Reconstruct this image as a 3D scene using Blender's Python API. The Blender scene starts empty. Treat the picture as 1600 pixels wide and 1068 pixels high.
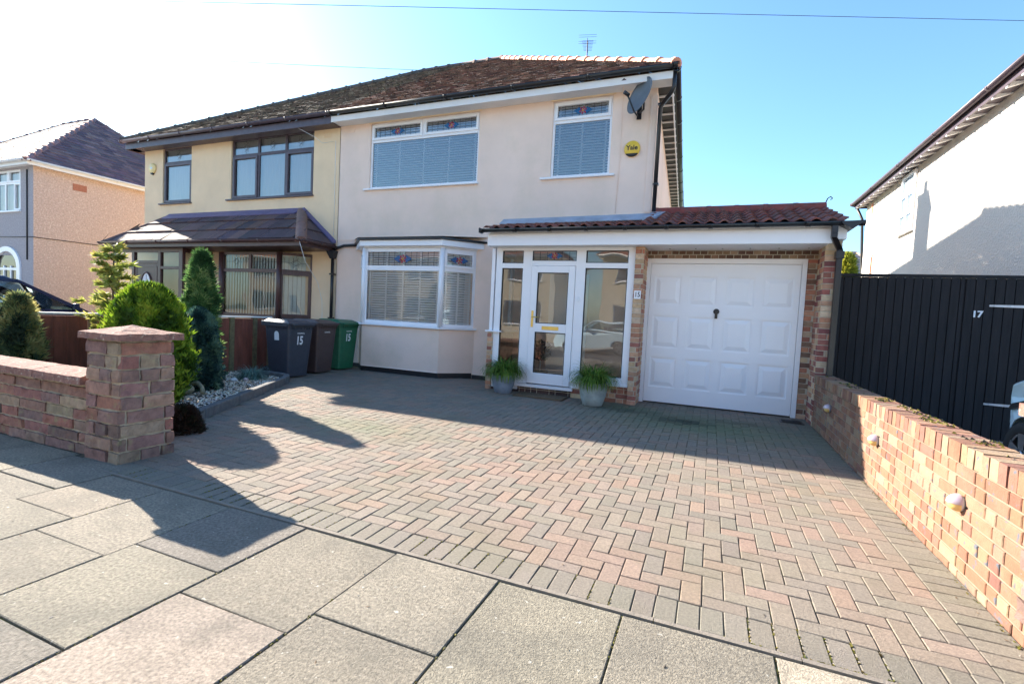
import bpy, math, random
from mathutils import Vector, Matrix, noise
R = random.Random(15)
SC = bpy.context.scene
COL = SC.collection
# ------------------------------------------------------------------ camera
cam_d = bpy.data.cameras.new('camera'); cam = bpy.data.objects.new('camera', cam_d); COL.objects.link(cam)
_rt = Vector((0.92481558, 0.37702986, 0.05064225)); _up = Vector((-0.06694602, 0.03025575, 0.99729776)); _fw = Vector((-0.37447881, 0.9257068, -0.05322164))
CAM = Vector((8.0247, -8.8870, 1.3712))
m = Matrix((( _rt.x, _up.x, -_fw.x, CAM.x), (_rt.y, _up.y, -_fw.y, CAM.y), (_rt.z, _up.z, -_fw.z, CAM.z), (0, 0, 0, 1)))
cam.matrix_world = m
cam_d.sensor_width = 36; cam_d.lens = 762.58 / 1600 * 36; cam_d.clip_start = .05; cam_d.clip_end = 2000
SC.camera = cam
# ------------------------------------------------------------------ light
SUN = Vector((-1.88, 0.565, 1.0)).normalized()          # towards the sun
elev = math.asin(SUN.z); azim = math.atan2(SUN.x, SUN.y)
W = bpy.data.worlds.new("World"); SC.world = W; W.use_nodes = True
nt = W.node_tree; nt.nodes.clear()
sky = nt.nodes.new('ShaderNodeTexSky'); sky.sky_type = 'NISHITA'; sky.sun_disc = False
sky.sun_elevation = elev; sky.sun_rotation = azim; sky.air_density = 1.15; sky.dust_density = .7; sky.ozone_density = 4.0
bg = nt.nodes.new('ShaderNodeBackground'); bg.inputs['Strength'].default_value = 0.085
ow = nt.nodes.new('ShaderNodeOutputWorld')
tint = nt.nodes.new('ShaderNodeMix'); tint.data_type = 'RGBA'; tint.blend_type = 'MULTIPLY'; tint.inputs[0].default_value = 1; tint.inputs[7].default_value = (.86, 1.03, 1.10, 1)
nt.links.new(sky.outputs[0], tint.inputs[6]); nt.links.new(tint.outputs[2], bg.inputs[0]); nt.links.new(bg.outputs[0], ow.inputs[0])
sl = bpy.data.lights.new('sun', 'SUN'); sl.energy = 5.0; sl.angle = math.radians(.5); sl.color = (1, .905, .775)
so = bpy.data.objects.new('sun', sl); COL.objects.link(so)
so.rotation_euler = SUN.to_track_quat('Z', 'Y').to_euler()
SC.view_settings.view_transform = 'Standard'; SC.view_settings.look = 'None'; SC.view_settings.gamma = 1
SC.view_settings.exposure = 2.02
SC.render.engine = 'CYCLES'
SC.cycles.max_bounces = 8; SC.cycles.diffuse_bounces = 5; SC.cycles.transparent_max_bounces = 16
# ------------------------------------------------------------------ materials
def mat(name, base, rough=.8, var=.15, vscale=6., bump=0., bscale=60., metal=0., vcol=False, spec=.5,
        spots=None, spot_scale=30., spot_lo=.6, spot_hi=.7, stain=None, stain_scale=1.2, stain_lo=.5, stain_hi=.75, stretch=None, voro=0.):
    M = bpy.data.materials.new(name); M.use_nodes = True; n = M.node_tree; N = n.nodes; L = n.links
    b = N['Principled BSDF']; b.inputs['Roughness'].default_value = rough; b.inputs['Metallic'].default_value = metal
    b.inputs['Specular IOR Level'].default_value = spec
    tc = N.new('ShaderNodeTexCoord'); mp = N.new('ShaderNodeMapping'); L.new(tc.outputs['Object'], mp.inputs[0])
    if stretch: mp.inputs['Scale'].default_value = stretch
    def nz(sc, det=4, ro=.6):
        t = N.new('ShaderNodeTexNoise'); t.inputs['Scale'].default_value = sc; t.inputs['Detail'].default_value = det; t.inputs['Roughness'].default_value = ro
        L.new(mp.outputs[0], t.inputs['Vector']); return t
    def ramp(src, lo, hi):
        r = N.new('ShaderNodeMapRange'); r.inputs[1].default_value = lo; r.inputs[2].default_value = hi; L.new(src, r.inputs[0]); return r.outputs[0]
    def mix(fac, a, c, mode='MIX'):
        x = N.new('ShaderNodeMix'); x.data_type = 'RGBA'; x.blend_type = mode
        if isinstance(fac, float): x.inputs[0].default_value = fac
        else: L.new(fac, x.inputs[0])
        for s, v in ((6, a), (7, c)):
            if isinstance(v, tuple): x.inputs[s].default_value = (*v, 1)
            else: L.new(v, x.inputs[s])
        return x.outputs[2]
    src = tuple(base)
    if vcol:
        at = N.new('ShaderNodeAttribute'); at.attribute_name = 'col'
        src = mix(1.0, src, at.outputs['Color'], 'MULTIPLY')
    v1 = nz(vscale); lo = 1 - var; hi = 1 + var
    r = N.new('ShaderNodeMapRange'); r.inputs[1].default_value = .3; r.inputs[2].default_value = .7; r.inputs[3].default_value = lo; r.inputs[4].default_value = hi
    L.new(v1.outputs['Fac'], r.inputs[0])
    cmb = N.new('ShaderNodeCombineColor')
    for k in range(3): L.new(r.outputs[0], cmb.inputs[k])
    src = mix(1.0, src, cmb.outputs[0], 'MULTIPLY')
    if stain: src = mix(ramp(nz(stain_scale, 6, .7).outputs['Fac'], stain_lo, stain_hi), src, stain)
    if spots: src = mix(ramp(nz(spot_scale, 2, .5).outputs['Fac'], spot_lo, spot_hi), src, spots)
    L.new(src, b.inputs['Base Color'])
    if bump > 0:
        bp = N.new('ShaderNodeBump'); bp.inputs['Strength'].default_value = bump; bp.inputs['Distance'].default_value = .012
        if voro:
            vo = N.new('ShaderNodeTexVoronoi'); vo.inputs['Scale'].default_value = voro; L.new(mp.outputs[0], vo.inputs['Vector']); L.new(vo.outputs['Distance'], bp.inputs['Height'])
        else: L.new(nz(bscale, 5, .65).outputs['Fac'], bp.inputs['Height'])
        L.new(bp.outputs[0], b.inputs['Normal'])
    return M
def glass(name, ior=1.9, tint=(.97, .99, .99)):
    M = bpy.data.materials.new(name); M.use_nodes = True; n = M.node_tree; N = n.nodes; L = n.links; N.clear()
    o = N.new('ShaderNodeOutputMaterial'); mx = N.new('ShaderNodeMixShader'); f = N.new('ShaderNodeFresnel'); f.inputs[0].default_value = ior
    t = N.new('ShaderNodeBsdfTransparent'); t.inputs[0].default_value = (*tint, 1); g = N.new('ShaderNodeBsdfGlossy'); g.inputs['Roughness'].default_value = .0
    tc = N.new('ShaderNodeTexCoord'); nz = N.new('ShaderNodeTexNoise'); nz.inputs['Scale'].default_value = 1.6; nz.inputs['Detail'].default_value = 1
    bp = N.new('ShaderNodeBump'); bp.inputs['Strength'].default_value = .06; bp.inputs['Distance'].default_value = .05
    L.new(tc.outputs['Object'], nz.inputs['Vector']); L.new(nz.outputs['Fac'], bp.inputs['Height']); L.new(bp.outputs[0], g.inputs['Normal'])
    L.new(f.outputs[0], mx.inputs[0]); L.new(t.outputs[0], mx.inputs[1]); L.new(g.outputs[0], mx.inputs[2]); L.new(mx.outputs[0], o.inputs[0])
    return M
M = {}
M['render15'] = mat('cream_render', (.88, .685, .565), .9, .05, 1.3, .45, 90, stain=(.74, .60, .46), stain_scale=.8, stain_lo=.50, stain_hi=.80)
M['render13'] = mat('yellow_render', (.86, .65, .42), .95, .07, 1.5, .6, 55)
M['pebble11'] = mat('pink_pebbledash', (.58, .42, .34), .95, .18, 22, .8, 50, spots=(.78, .66, .56), spot_scale=26, spot_lo=.55, spot_hi=.75)
M['shaded_grey11'] = mat('shaded_grey_pebbledash', (.36, .34, .36), .95, .15, 20, .8, 50, spots=(.55, .52, .52), spot_scale=26, spot_lo=.58, spot_hi=.75)  # greyish front wall, with its shade put into the colour
M['dash17'] = mat('white_roughcast', (.62, .575, .52), .95, .06, 30, 1.0, 40, voro=28)
M['opp'] = mat('opposite_render', (.66, .56, .42), .95, .06, 2, .3, 60)
M['plinth'] = mat('black_plinth_paint', (.02, .02, .022), .5, .2, 8)
M['upvc'] = mat('white_upvc', (.86, .86, .88), .32, .015, 3, 0)
M['white_paint'] = mat('white_paint', (.80, .79, .78), .5, .04, 4, .1, 30)
M['brown'] = mat('brown_woodgrain_upvc', (.075, .036, .034), .38, .25, 30, .1, 40, stretch=(1, 1, .1))
M['purple'] = mat('dark_brown_frame', (.085, .062, .078), .4, .2, 10)
M['black'] = mat('black_plastic', (.016, .016, .018), .3, .15, 6)
M['glass'] = glass('window_glass', 1.75)
M['glass_up'] = glass('upper_window_glass', 3.1, (.97, .99, 1.0))
M['glass_porch'] = glass('porch_glass', 2.2)
M['blind'] = mat('white_blind', (.93, .94, .95), .6, .02, 3)
M['net'] = mat('net_curtain', (.78, .78, .76), .9, .06, 40, stretch=(1, 1, .05))
M['vblind'] = mat('vertical_blind_fabric', (.62, .68, .64), .9, .04, 10)
M['lead'] = mat('window_lead', (.06, .06, .07), .5, .1, 10)
M['leadsheet'] = mat('lead_flashing', (.33, .38, .46), .55, .18, 4, .2, 12, metal=.1)
M['stain_teal'] = mat('teal_stained_glass', (.01, .09, .24), .15, .1, 10)
M['stain_red'] = mat('red_stained_glass', (.36, .01, .05), .15, .1, 10)
M['stain_amber'] = mat('amber_stained_glass', (.45, .20, .05), .15, .1, 10)
M['brass'] = mat('brass', (.72, .52, .16), .28, .08, 20, metal=.9)
M['chrome'] = mat('steel', (.62, .63, .65), .3, .05, 10, metal=.9)
M['galv'] = mat('galvanised_steel', (.55, .57, .60), .42, .15, 15, metal=.5)
M['inside'] = mat('room_interior', (.20, .18, .16), .9, .1, 3)
M['tile_dark'] = mat('weathered_roof_tile', (1, 1, 1), .9, .25, 14, .5, 50, vcol=True, spots=(.62, .58, .48), spot_scale=38, spot_lo=.66, spot_hi=.72)
M['tile_plain'] = mat('plain_roof_tile', (1, 1, 1), .85, .15, 10, .3, 50, vcol=True)
M['terracotta'] = mat('terracotta_tile', (.62, .27, .17), .8, .12, 9, .2, 60)
M['pantile'] = mat('clay_pantile', (.19, .062, .045), .75, .35, 5, .25, 40, vcol=True, spots=(.10, .08, .07), spot_scale=9, spot_lo=.5, spot_hi=.8)
M['brick'] = mat('brick', (1, 1, 1), .92, .16, 22, .5, 90, vcol=True)
M['brick_spot'] = mat('spotted_facing_brick', (1, 1, 1), .92, .12, 25, .5, 90, vcol=True, spots=(.10, .105, .125), spot_scale=17, spot_lo=.64, spot_hi=.70)
M['stonebrick'] = mat('rustic_walling_brick', (1, 1, 1), .95, .3, 14, .9, 60, vcol=True, stain=(.30, .29, .14), stain_scale=5, stain_lo=.58, stain_hi=.75)
M['mortar'] = mat('mortar', (.52, .46, .36), .97, .15, 14, .6, 120)
M['mortar_pale'] = mat('pale_mortar', (.25, .19, .135), .97, .12, 14, .6, 120)
M['mortar_stone'] = mat('garden_wall_mortar', (.44, .37, .27), .97, .25, 10, .8, 80)
M['coping'] = mat('red_brown_coping', (.26, .135, .105), .95, .3, 18, 1.0, 70, spots=(.50, .42, .34), spot_scale=35, spot_lo=.6, spot_hi=.75)
M['paver'] = mat('block_paver', (1, 1, 1), .93, .22, 70, .6, 160, vcol=True, spots=(.30, .27, .23), spot_scale=150, spot_lo=.68, spot_hi=.74, stain=(.13, .12, .07), stain_scale=1.1, stain_lo=.50, stain_hi=1.0)
M['joint'] = mat('paving_joint_sand', (.095, .078, .052), 1, .3, 20, .5, 90, stain=(.17, .17, .03), stain_scale=2.3, stain_lo=.52, stain_hi=.66)
M['slab'] = mat('concrete_slab', (1.0, .99, .98), .95, .42, 62, 1.0, 120, vcol=True, spots=(.40, .38, .33), spot_scale=26, spot_lo=.70, spot_hi=.74, stain=(.115, .105, .085), stain_scale=2.2, stain_lo=.46, stain_hi=.85)
M['moss'] = mat('mossy_joint', (.12, .10, .055), 1, .3, 30, .6, 120, stain=(.30, .27, .05), stain_scale=3.0, stain_lo=.46, stain_hi=.6)
M['asphalt'] = mat('asphalt', (.055, .055, .058), .95, .15, 40, .6, 140)
M['concrete'] = mat('concrete', (.36, .34, .31), .95, .15, 6, .5, 80)
M['kerbstone'] = mat('dark_concrete_edging', (.13, .13, .13), .9, .25, 12, .6, 90)
M['soil'] = mat('soil', (.045, .032, .022), 1, .3, 20, 1, 60)
M['grass'] = mat('rough_grass', (.05, .08, .025), 1, .3, 6, .8, 60)
M['pebbles'] = mat('gravel_stone', (1, 1, 1), .8, .12, 60, .2, 80, vcol=True)
M['leaf'] = mat('conifer_foliage', (1, 1, 1), .6, .12, 30, vcol=True, spec=.3)
def leafy(M_):
    n = M_.node_tree; N = n.nodes; L = n.links; b = N['Principled BSDF']; o = N['Material Output']; t = N.new('ShaderNodeBsdfTranslucent'); x = N.new('ShaderNodeMixShader'); x.inputs[0].default_value = .38
    L.new(b.inputs['Base Color'].links[0].from_socket, t.inputs[0]); L.new(b.outputs[0], x.inputs[1]); L.new(t.outputs[0], x.inputs[2]); L.new(x.outputs[0], o.inputs[0])
leafy(M['leaf'])
M['bark'] = mat('bark', (.13, .08, .05), .95, .3, 30, .8, 60)
M['board_black'] = mat('black_stained_boards', (.015, .013, .014), .85, .35, 20, .4, 40, stretch=(1, 1, .08))
M['fence_red'] = mat('red_brown_fence_board', (.20, .062, .04), .85, .3, 16, .4, 40, stretch=(1, 1, .15))
M['fence_post'] = mat('weathered_fence_post', (.17, .135, .07), .95, .25, 16, .5, 50)
M['bin_black'] = mat('dark_grey_bin_plastic', (.045, .05, .066), .42, .12, 8, .1, 90)
M['bin_brown'] = mat('brown_bin_plastic', (.075, .048, .045), .42, .12, 8, .1, 90)
M['bin_green'] = mat('green_bin_plastic', (.018, .125, .062), .42, .12, 8, .1, 90)
M['rubber'] = mat('rubber', (.02, .02, .02), .8, .2, 20)
M['sticker'] = mat('white_sticker', (.78, .80, .82), .5, .02, 5)
M['glaze'] = mat('blue_grey_pot', (.22, .26, .31), .5, .3, 7, .2, 30)
M['matfib'] = mat('coir_doormat', (.16, .105, .06), 1, .3, 60, 1, 200)
M['yellow'] = mat('yellow_alarm_box', (.80, .52, .05), .4, .04, 5)
M['dish'] = mat('grey_dish', (.13, .16, .19), .5, .1, 8)
M['carblue'] = mat('dark_blue_car_paint', (.018, .022, .055), .16, .05, 3, metal=.2)
M['carpale'] = mat('sky_tinted_white_car_paint', (.58, .74, .82), .18, .02, 3)  # white car; blue sky reflection is mixed into the paint colour
M['carglass'] = glass('car_glass', 1.7, (.62, .70, .70))
M['trim'] = mat('black_trim', (.015, .015, .016), .5, .1, 10)
M['amber'] = mat('amber_lamp_glass', (.75, .50, .18), .25, .05, 10)
M['lampwhite'] = mat('lamp_hood', (.50, .40, .44), .3, .1, 20, metal=.35)
M['aer'] = mat('weathered_aerial_metal', (.10, .10, .12), .6, .1, 10)
M['stone'] = mat('rounded_stone', (.25, .23, .15), .8, .25, 12, .4, 40)
M['bluetile'] = mat('slate_purple_tile', (1, 1, 1), .8, .2, 9, .3, 40, vcol=True)
# ------------------------------------------------------------------ mesh builder
class MB:
    def __init__(s, T=None): s.v = []; s.f = []; s.c = []; s.sm = []; s.mi = []; s.T = T; s.k = 0
    def P(s, p):
        s.v.append(tuple(s.T(*p)) if s.T else tuple(p)); return len(s.v) - 1
    def face(s, pts, col=(1, 1, 1), sm=False):
        s.f.append([s.P(p) for p in pts]); s.c.append(col); s.sm.append(sm); s.mi.append(s.k)
    def fi(s, idx, col=(1, 1, 1), sm=False): s.f.append(list(idx)); s.c.append(col); s.sm.append(sm); s.mi.append(s.k)
    def box(s, x0, x1, y0, y1, z0, z1, col=(1, 1, 1)):
        i = [s.P(p) for p in ((x0, y0, z0), (x1, y0, z0), (x1, y1, z0), (x0, y1, z0), (x0, y0, z1), (x1, y0, z1), (x1, y1, z1), (x0, y1, z1))]
        for q in ((0, 3, 2, 1), (4, 5, 6, 7), (0, 1, 5, 4), (1, 2, 6, 5), (2, 3, 7, 6), (3, 0, 4, 7)): s.fi([i[k] for k in q], col)
    def hexa(s, p, col=(1, 1, 1)):
        i = [s.P(q) for q in p]
        for q in ((0, 3, 2, 1), (4, 5, 6, 7), (0, 1, 5, 4), (1, 2, 6, 5), (2, 3, 7, 6), (3, 0, 4, 7)): s.fi([i[k] for k in q], col)
    def prism(s, poly, z0, z1, col=(1, 1, 1)):
        a = [s.P((x, y, z0)) for x, y in poly]; b = [s.P((x, y, z1)) for x, y in poly]; n = len(poly)
        s.fi(a[::-1], col); s.fi(b, col)
        for k in range(n): s.fi((a[k], a[(k + 1) % n], b[(k + 1) % n], b[k]), col)
    def tube(s, pts, r, seg=8, col=(1, 1, 1), caps=True, r2=None, sm=True):
        pts = [Vector(p) for p in pts]; rings = []; prev = None
        for k, p in enumerate(pts):
            d = (pts[min(k + 1, len(pts) - 1)] - pts[max(k - 1, 0)]).normalized()
            a = d.cross(Vector((0, 0, 1))) if abs(d.z) < .95 else d.cross(Vector((1, 0, 0)))
            if prev is not None and a.dot(prev) < 0: a = -a
            a.normalize(); prev = a; b = a.cross(d)
            rr = r if r2 is None else r + (r2 - r) * k / max(1, len(pts) - 1)
            rings.append([s.P(p + (a * math.cos(t) + b * math.sin(t)) * rr) for t in [2 * math.pi * j / seg for j in range(seg)]])
        for k in range(len(rings) - 1):
            for j in range(seg): s.fi((rings[k][j], rings[k][(j + 1) % seg], rings[k + 1][(j + 1) % seg], rings[k + 1][j]), col, sm)
        if caps: s.fi(rings[0][::-1], col); s.fi(rings[-1], col)
    def lathe(s, prof, c=(0, 0, 0), seg=24, col=(1, 1, 1), axis='z', sm=True, caps=True):
        rings = []
        for r, h in prof:
            ring = []
            for j in range(seg):
                t = 2 * math.pi * j / seg; a, b = r * math.cos(t), r * math.sin(t)
                p = (a, b, h) if axis == 'z' else ((h, a, b) if axis == 'x' else (a, h, b))
                ring.append(s.P((c[0] + p[0], c[1] + p[1], c[2] + p[2])))
            rings.append(ring)
        for k in range(len(rings) - 1):
            for j in range(seg): s.fi((rings[k][j], rings[k][(j + 1) % seg], rings[k + 1][(j + 1) % seg], rings[k + 1][j]), col, sm)
        if caps and prof[0][0] > 1e-4: s.fi(rings[0][::-1], col)
        if caps and prof[-1][0] > 1e-4: s.fi(rings[-1], col)
    def ring(s, o, i, n0, n1, col=(1, 1, 1)):      # rectangular frame in the local x,z plane, n0..n1 in y
        (a0, a1, b0, b1), (c0, c1, d0, d1) = o, i
        if c0 > a0: s.box(a0, c0, n0, n1, b0, b1, col)
        if c1 < a1: s.box(c1, a1, n0, n1, b0, b1, col)
        if d0 > b0: s.box(c0, c1, n0, n1, b0, d0, col)
        if d1 < b1: s.box(c0, c1, n0, n1, d1, b1, col)
    def rough(s, x0, x1, y0, y1, z0, z1, step=.05, amp=.01, col=(1, 1, 1), seed=0., freq=9., top=None):
        nx, ny, nz = [max(1, int(round((b - a) / step))) for a, b in ((x0, x1), (y0, y1), (z0, z1))]
        def D(p):
            q = Vector(p) * freq + Vector((seed, seed * .7, -seed)); d = noise.noise_vector(q) + .5 * noise.noise_vector(q * 2.3)
            P = Vector(p) + d * amp
            if top: P.z += top(p[0], p[1]) * (1 if p[2] > (z0 + z1) / 2 else 0)
            return P
        cx, cy, cz = (x0 + x1) / 2, (y0 + y1) / 2, (z0 + z1) / 2
        def grid(f, n, m):
            I = [[s.P(D(f(i / n, j / m))) for j in range(m + 1)] for i in range(n + 1)]
            for i in range(n):
                for j in range(m): s.fi((I[i][j], I[i + 1][j], I[i + 1][j + 1], I[i][j + 1]), col)
        X = lambda t: x0 + (x1 - x0) * t; Y = lambda t: y0 + (y1 - y0) * t; Z = lambda t: z0 + (z1 - z0) * t
        grid(lambda a, b: (X(a), y0, Z(b)), nx, nz); grid(lambda a, b: (X(1 - a), y1, Z(b)), nx, nz)
        grid(lambda a, b: (x1, Y(a), Z(b)), ny, nz); grid(lambda a, b: (x0, Y(1 - a), Z(b)), ny, nz)
        grid(lambda a, b: (X(a), Y(b), z1), nx, ny); grid(lambda a, b: (X(a), Y(1 - b), z0), nx, ny)
    def build(s, name, mats, parent=None, bevel=0., loc=None):
        me = bpy.data.meshes.new(name); org = Vector((0, 0, 0))
        me.from_pydata(s.v, [], s.f)
        if not isinstance(mats, (list, tuple)): mats = [mats]
        for x in mats: me.materials.append(x)
        me.polygons.foreach_set('use_smooth', s.sm); me.polygons.foreach_set('material_index', s.mi)
        at = me.attributes.new('col', 'FLOAT_COLOR', 'FACE')
        fl = []
        for c in s.c: fl += [c[0], c[1], c[2], 1]
        at.data.foreach_set('color', fl)
        me.update()
        o = bpy.data.objects.new(name, me); COL.objects.link(o)
        if parent is not None: o.parent = parent
        if loc: o.location = loc
        if bevel > 0:
            b = o.modifiers.new('bevel', 'BEVEL'); b.width = bevel; b.segments = 2; b.limit_method = 'ANGLE'; b.angle_limit = .7
        return o
def tag(o, label=None, cat=None, group=None, kind=None):
    if label: o['label'] = label
    if cat: o['category'] = cat
    if group: o['group'] = group
    if kind: o['kind'] = kind
    return o
def thing(name, label, cat, loc=(0, 0, 0), rz=0, group=None):
    o = bpy.data.objects.new(name, None); COL.objects.link(o); o.location = loc; o.rotation_euler = (0, 0, rz); o.empty_display_size = .1
    return tag(o, label, cat, group)
def copy_tree(o, parent=None):
    c = o.copy(); COL.objects.link(c)
    if parent is not None: c.parent = parent
    for ch in list(o.children): copy_tree(ch, c)
    return c
def text(txt, name, mt, parent, mtx, size=.1, ext=.002, off=0., xs=1.):
    cu = bpy.data.curves.new('txt', 'FONT'); cu.body = txt; cu.size = size; cu.extrude = ext; cu.offset = off; cu.align_x = 'CENTER'; cu.align_y = 'CENTER'
    t = bpy.data.objects.new('txt', cu); COL.objects.link(t)
    dg = bpy.context.evaluated_depsgraph_get(); me = bpy.data.meshes.new_from_object(t.evaluated_get(dg)); bpy.data.objects.remove(t)
    me.transform(mtx @ Matrix.Diagonal((xs, 1, 1, 1))); me.materials.clear(); me.materials.append(mt)
    o = bpy.data.objects.new(name, me); COL.objects.link(o); o.parent = parent; return o
def facing(P, right, up=(0, 0, 1)):
    r = Vector(right).normalized(); u = Vector(up).normalized(); n = r.cross(u)
    return Matrix(((r.x, u.x, n.x, P[0]), (r.y, u.y, n.y, P[1]), (r.z, u.z, n.z, P[2]), (0, 0, 0, 1)))
YF = -6.5686; S = .01
def gz(y): return S * (y - YF)
def jit(c, a, rnd=R): k = 1 + rnd.uniform(-a, a); return tuple(max(0, x * k * (1 + rnd.uniform(-a * .3, a * .3))) for x in c)
def plane(o, u, n=(0, -1), ):            # local (u, out, up) -> world; o = origin xy, u = direction xy, n = outward normal xy
    return lambda a, b, c: Vector((o[0] + u[0] * a + n[0] * b, o[1] + u[1] * a + n[1] * b, c))
FAC = lambda y: (lambda a, b, c: Vector((a, y - b, c)))
# ------------------------------------------------------------------ ground, road, pavement, drive
g = MB()
g.face([(-200, -200, -.16), (200, -200, -.16), (200, 200, -.16), (-200, 200, -.16)])
tag(g.build('ground', M['grass']), kind='structure')
g = MB(); g.box(-80, 80, -15.6, -9.75, -.2, -.12); tag(g.build('road', M['asphalt']), kind='structure')
g = MB()
for (a, b) in ((-9.75, -9.6), (-15.75, -15.6)):
    x = -60
    while x < 60: g.box(x, x + .905, a, b, -.15, 0.0, jit((1, 1, 1), .1)); x += .915
tag(g.build('kerb', M['concrete'], bevel=.012), kind='structure')
g = MB(); g.box(-60, 60, -18.2, -15.75, -.15, -.004); tag(g.build('far_pavement', M['concrete']), kind='structure')
# pavement: individual slabs with gaps
cols = [-60 + .0 ]
seams = [8.365, 7.73, 7.10, 6.465, 5.80, 5.14, 4.485, 3.845, 3.09]
xs = []
x = 3.09
while x > -14: x -= .64; xs.append(x)
xs = xs[::-1] + seams[::-1]
x = 8.365
while x < 17: x += .645; xs.append(x)
fixed = {3.845: [-7.16, -7.87], 4.485: [-7.345, -7.77], 5.14: [-7.195, -7.83], 5.80: [-7.385, -8.3], 6.465: [-7.235, -7.92], 7.10: [-7.52, -8.1], 7.73: [-7.44, -8.2], 8.365: [-7.3, -8.0], 3.09: [-6.95, -7.6]}
sm_ = MB()
pr = random.Random(4)
for i in range(len(xs) - 1):
    a, b = xs[i], xs[i + 1]; ys = [-6.605 if a > 3.2 else (-6.475 if a > 3.0 else -6.43)]
    key = min(fixed, key=lambda k: abs(k - a))
    if abs(key - a) < .01: ys += fixed[key]
    else: ys.append(ys[0] - pr.choice([.6, .75, .9, .45]))
    while ys[-1] > -9.6: ys.append(max(-9.6, ys[-1] - pr.choice([.6, .75, .9])))
    for j in range(len(ys) - 1):
        y1, y0 = ys[j], ys[j + 1]
        if y1 - y0 < .08: continue
        base = pr.choice([(.215, .19, .15), (.24, .21, .165), (.20, .18, .15), (.225, .20, .155)])
        if abs(a - 5.80) < .02 and j == 1: base = (.31, .26, .21)
        if abs(a - 8.365) < .02 and j == 0: base = (.42, .36, .28)
        c = jit(base, .05, pr); g_ = .0035; dz = pr.uniform(-.003, .003)
        t1, t2 = [pr.uniform(-.003, .003) for _ in range(2)]
        A = (a + g_ + pr.uniform(0, .004), y0 + g_); B = (b - g_, y1 - g_ - pr.uniform(0, .004)); ch = .0035
        lo = [(A[0], A[1], dz - ch), (B[0], A[1], dz - ch + t1), (B[0], B[1], dz - ch + t2), (A[0], B[1], dz - ch)]
        hi = [(A[0] + ch, A[1] + ch, dz), (B[0] - ch, A[1] + ch, dz + t1), (B[0] - ch, B[1] - ch, dz + t2), (A[0] + ch, B[1] - ch, dz)]
        bt = [(p[0], p[1], -.04) for p in lo]
        sm_.face(hi, c)
        for k in range(4):
            sm_.face([lo[k], lo[(k + 1) % 4], hi[(k + 1) % 4], hi[k]], c); sm_.face([bt[k], bt[(k + 1) % 4], lo[(k + 1) % 4], lo[k]], c)
tag(sm_.build('pavement', M['slab']), kind='structure')
g = MB(); g.box(-60, 60, -9.6, -6.38, -.15, -.011); tag(g.build('pavement_bed', M['moss']), kind='structure')
g = MB(); g.box(-60, -14.0, -9.6, -6.6, -.012, .0); g.box(17.1, 60, -9.6, -6.6, -.012, .0); tag(g.build('far_end_pavement', M['concrete']), kind='structure')
# drive: herringbone blocks
u = .1035; BED = [(-.1, -6.2), (3.15, -6.2), (3.15, -5.75), (2.80, -5.28), (2.68, -5.05), (1.42, -2.70), (1.18, -2.42), (.60, -2.36), (-.1, -2.36)]
def inside(p, poly):
    c = False; n = len(poly)
    for i in range(n):
        (x1, y1), (x2, y2) = poly[i], poly[(i + 1) % n]
        if (y1 > p[1]) != (y2 > p[1]) and p[0] < (x2 - x1) * (p[1] - y1) / (y2 - y1) + x1: c = not c
    return c
pv = MB(); pr = random.Random(7)
def blob(x, y, cx, cy, rx, ry): return math.exp(-((x - cx) / rx) ** 2 - ((y - cy) / ry) ** 2)
def paver(x0, x1, y0, y1, edge=False):
    cx, cy = (x0 + x1) / 2, (y0 + y1) / 2
    if inside((cx, cy), BED): return
    if cx < 3.16 and cy < -5.98 : return
    if edge: base = (.185, .163, .13)
    else:
        t = pr.random() + .35 * noise.noise(Vector((cx * .9, cy * .9, 2)))
        base = (.24, .172, .132) if t > .80 else ((.222, .175, .137) if t > .5 else ((.21, .175, .138) if t > .22 else (.188, .163, .132)))
    c = jit(base, .07, pr)
    mo = .9 * blob(cx, cy, 8.0, -2.0, 1.3, .7) + .5 * blob(cx, cy, 4.4, -4.4, .9, .35) + .6 * blob(cx, cy, 6.9, -1.3, .5, .35)
    c = tuple(a * (1 - mo) + b * mo for a, b in zip(c, (.11, .14, .07)))
    oil = min(.88, 1.3 * blob(cx, cy, 7.75, -1.85, .34, .17) + .6 * blob(cx, cy, 7.0, -1.55, .5, .14) + .5 * blob(cx, cy, 8.5, -1.5, .5, .12))
    c = tuple(a * (1 - oil) + b * oil for a, b in zip(c, (.03, .035, .02)))
    gp, ch = .0018 + pr.uniform(0, .0012), .0035; z = pr.uniform(-.0015, .0015); t1, t2 = pr.uniform(-.0018, .0018), pr.uniform(-.0018, .0018)
    x0 += gp; x1 -= gp; y0 += gp; y1 -= gp
    f = lambda x, y, d: (x, y, gz(y) + z + t1 * (x - cx) / .1 + t2 * (y - cy) / .1 - d)
    hi = [f(x0 + ch, y0 + ch, 0), f(x1 - ch, y0 + ch, 0), f(x1 - ch, y1 - ch, 0), f(x0 + ch, y1 - ch, 0)]
    lo = [f(x0, y0, ch), f(x1, y0, ch), f(x1, y1, ch), f(x0, y1, ch)]; bt = [f(x0, y0, .016), f(x1, y0, .016), f(x1, y1, .016), f(x0, y1, .016)]
    pv.face(hi, c)
    for k in range(4):
        q = (k + 1) % 4; pv.face([lo[k], lo[q], hi[q], hi[k]], c); pv.face([bt[k], bt[q], lo[q], lo[k]], c)
XW = 9.42
n = 0; x = XW - 2 * u
x = -.4 + .0
ox = 5.9993 - 60 * u
k = 0
while ox + k * u < XW - .01:
    a = ox + k * u
    if a > -.2: paver(a, min(a + u, XW), YF, YF + 2 * u, True)
    k += 1
ys0 = YF + 2 * u
y = ys0; yend = -.12
while y < yend: paver(XW - 2 * u, XW, y, y + u, True); y += u
nx = int((XW - 2 * u - -.2) / u) + 1; ny = int((yend - ys0) / u) + 1
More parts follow.
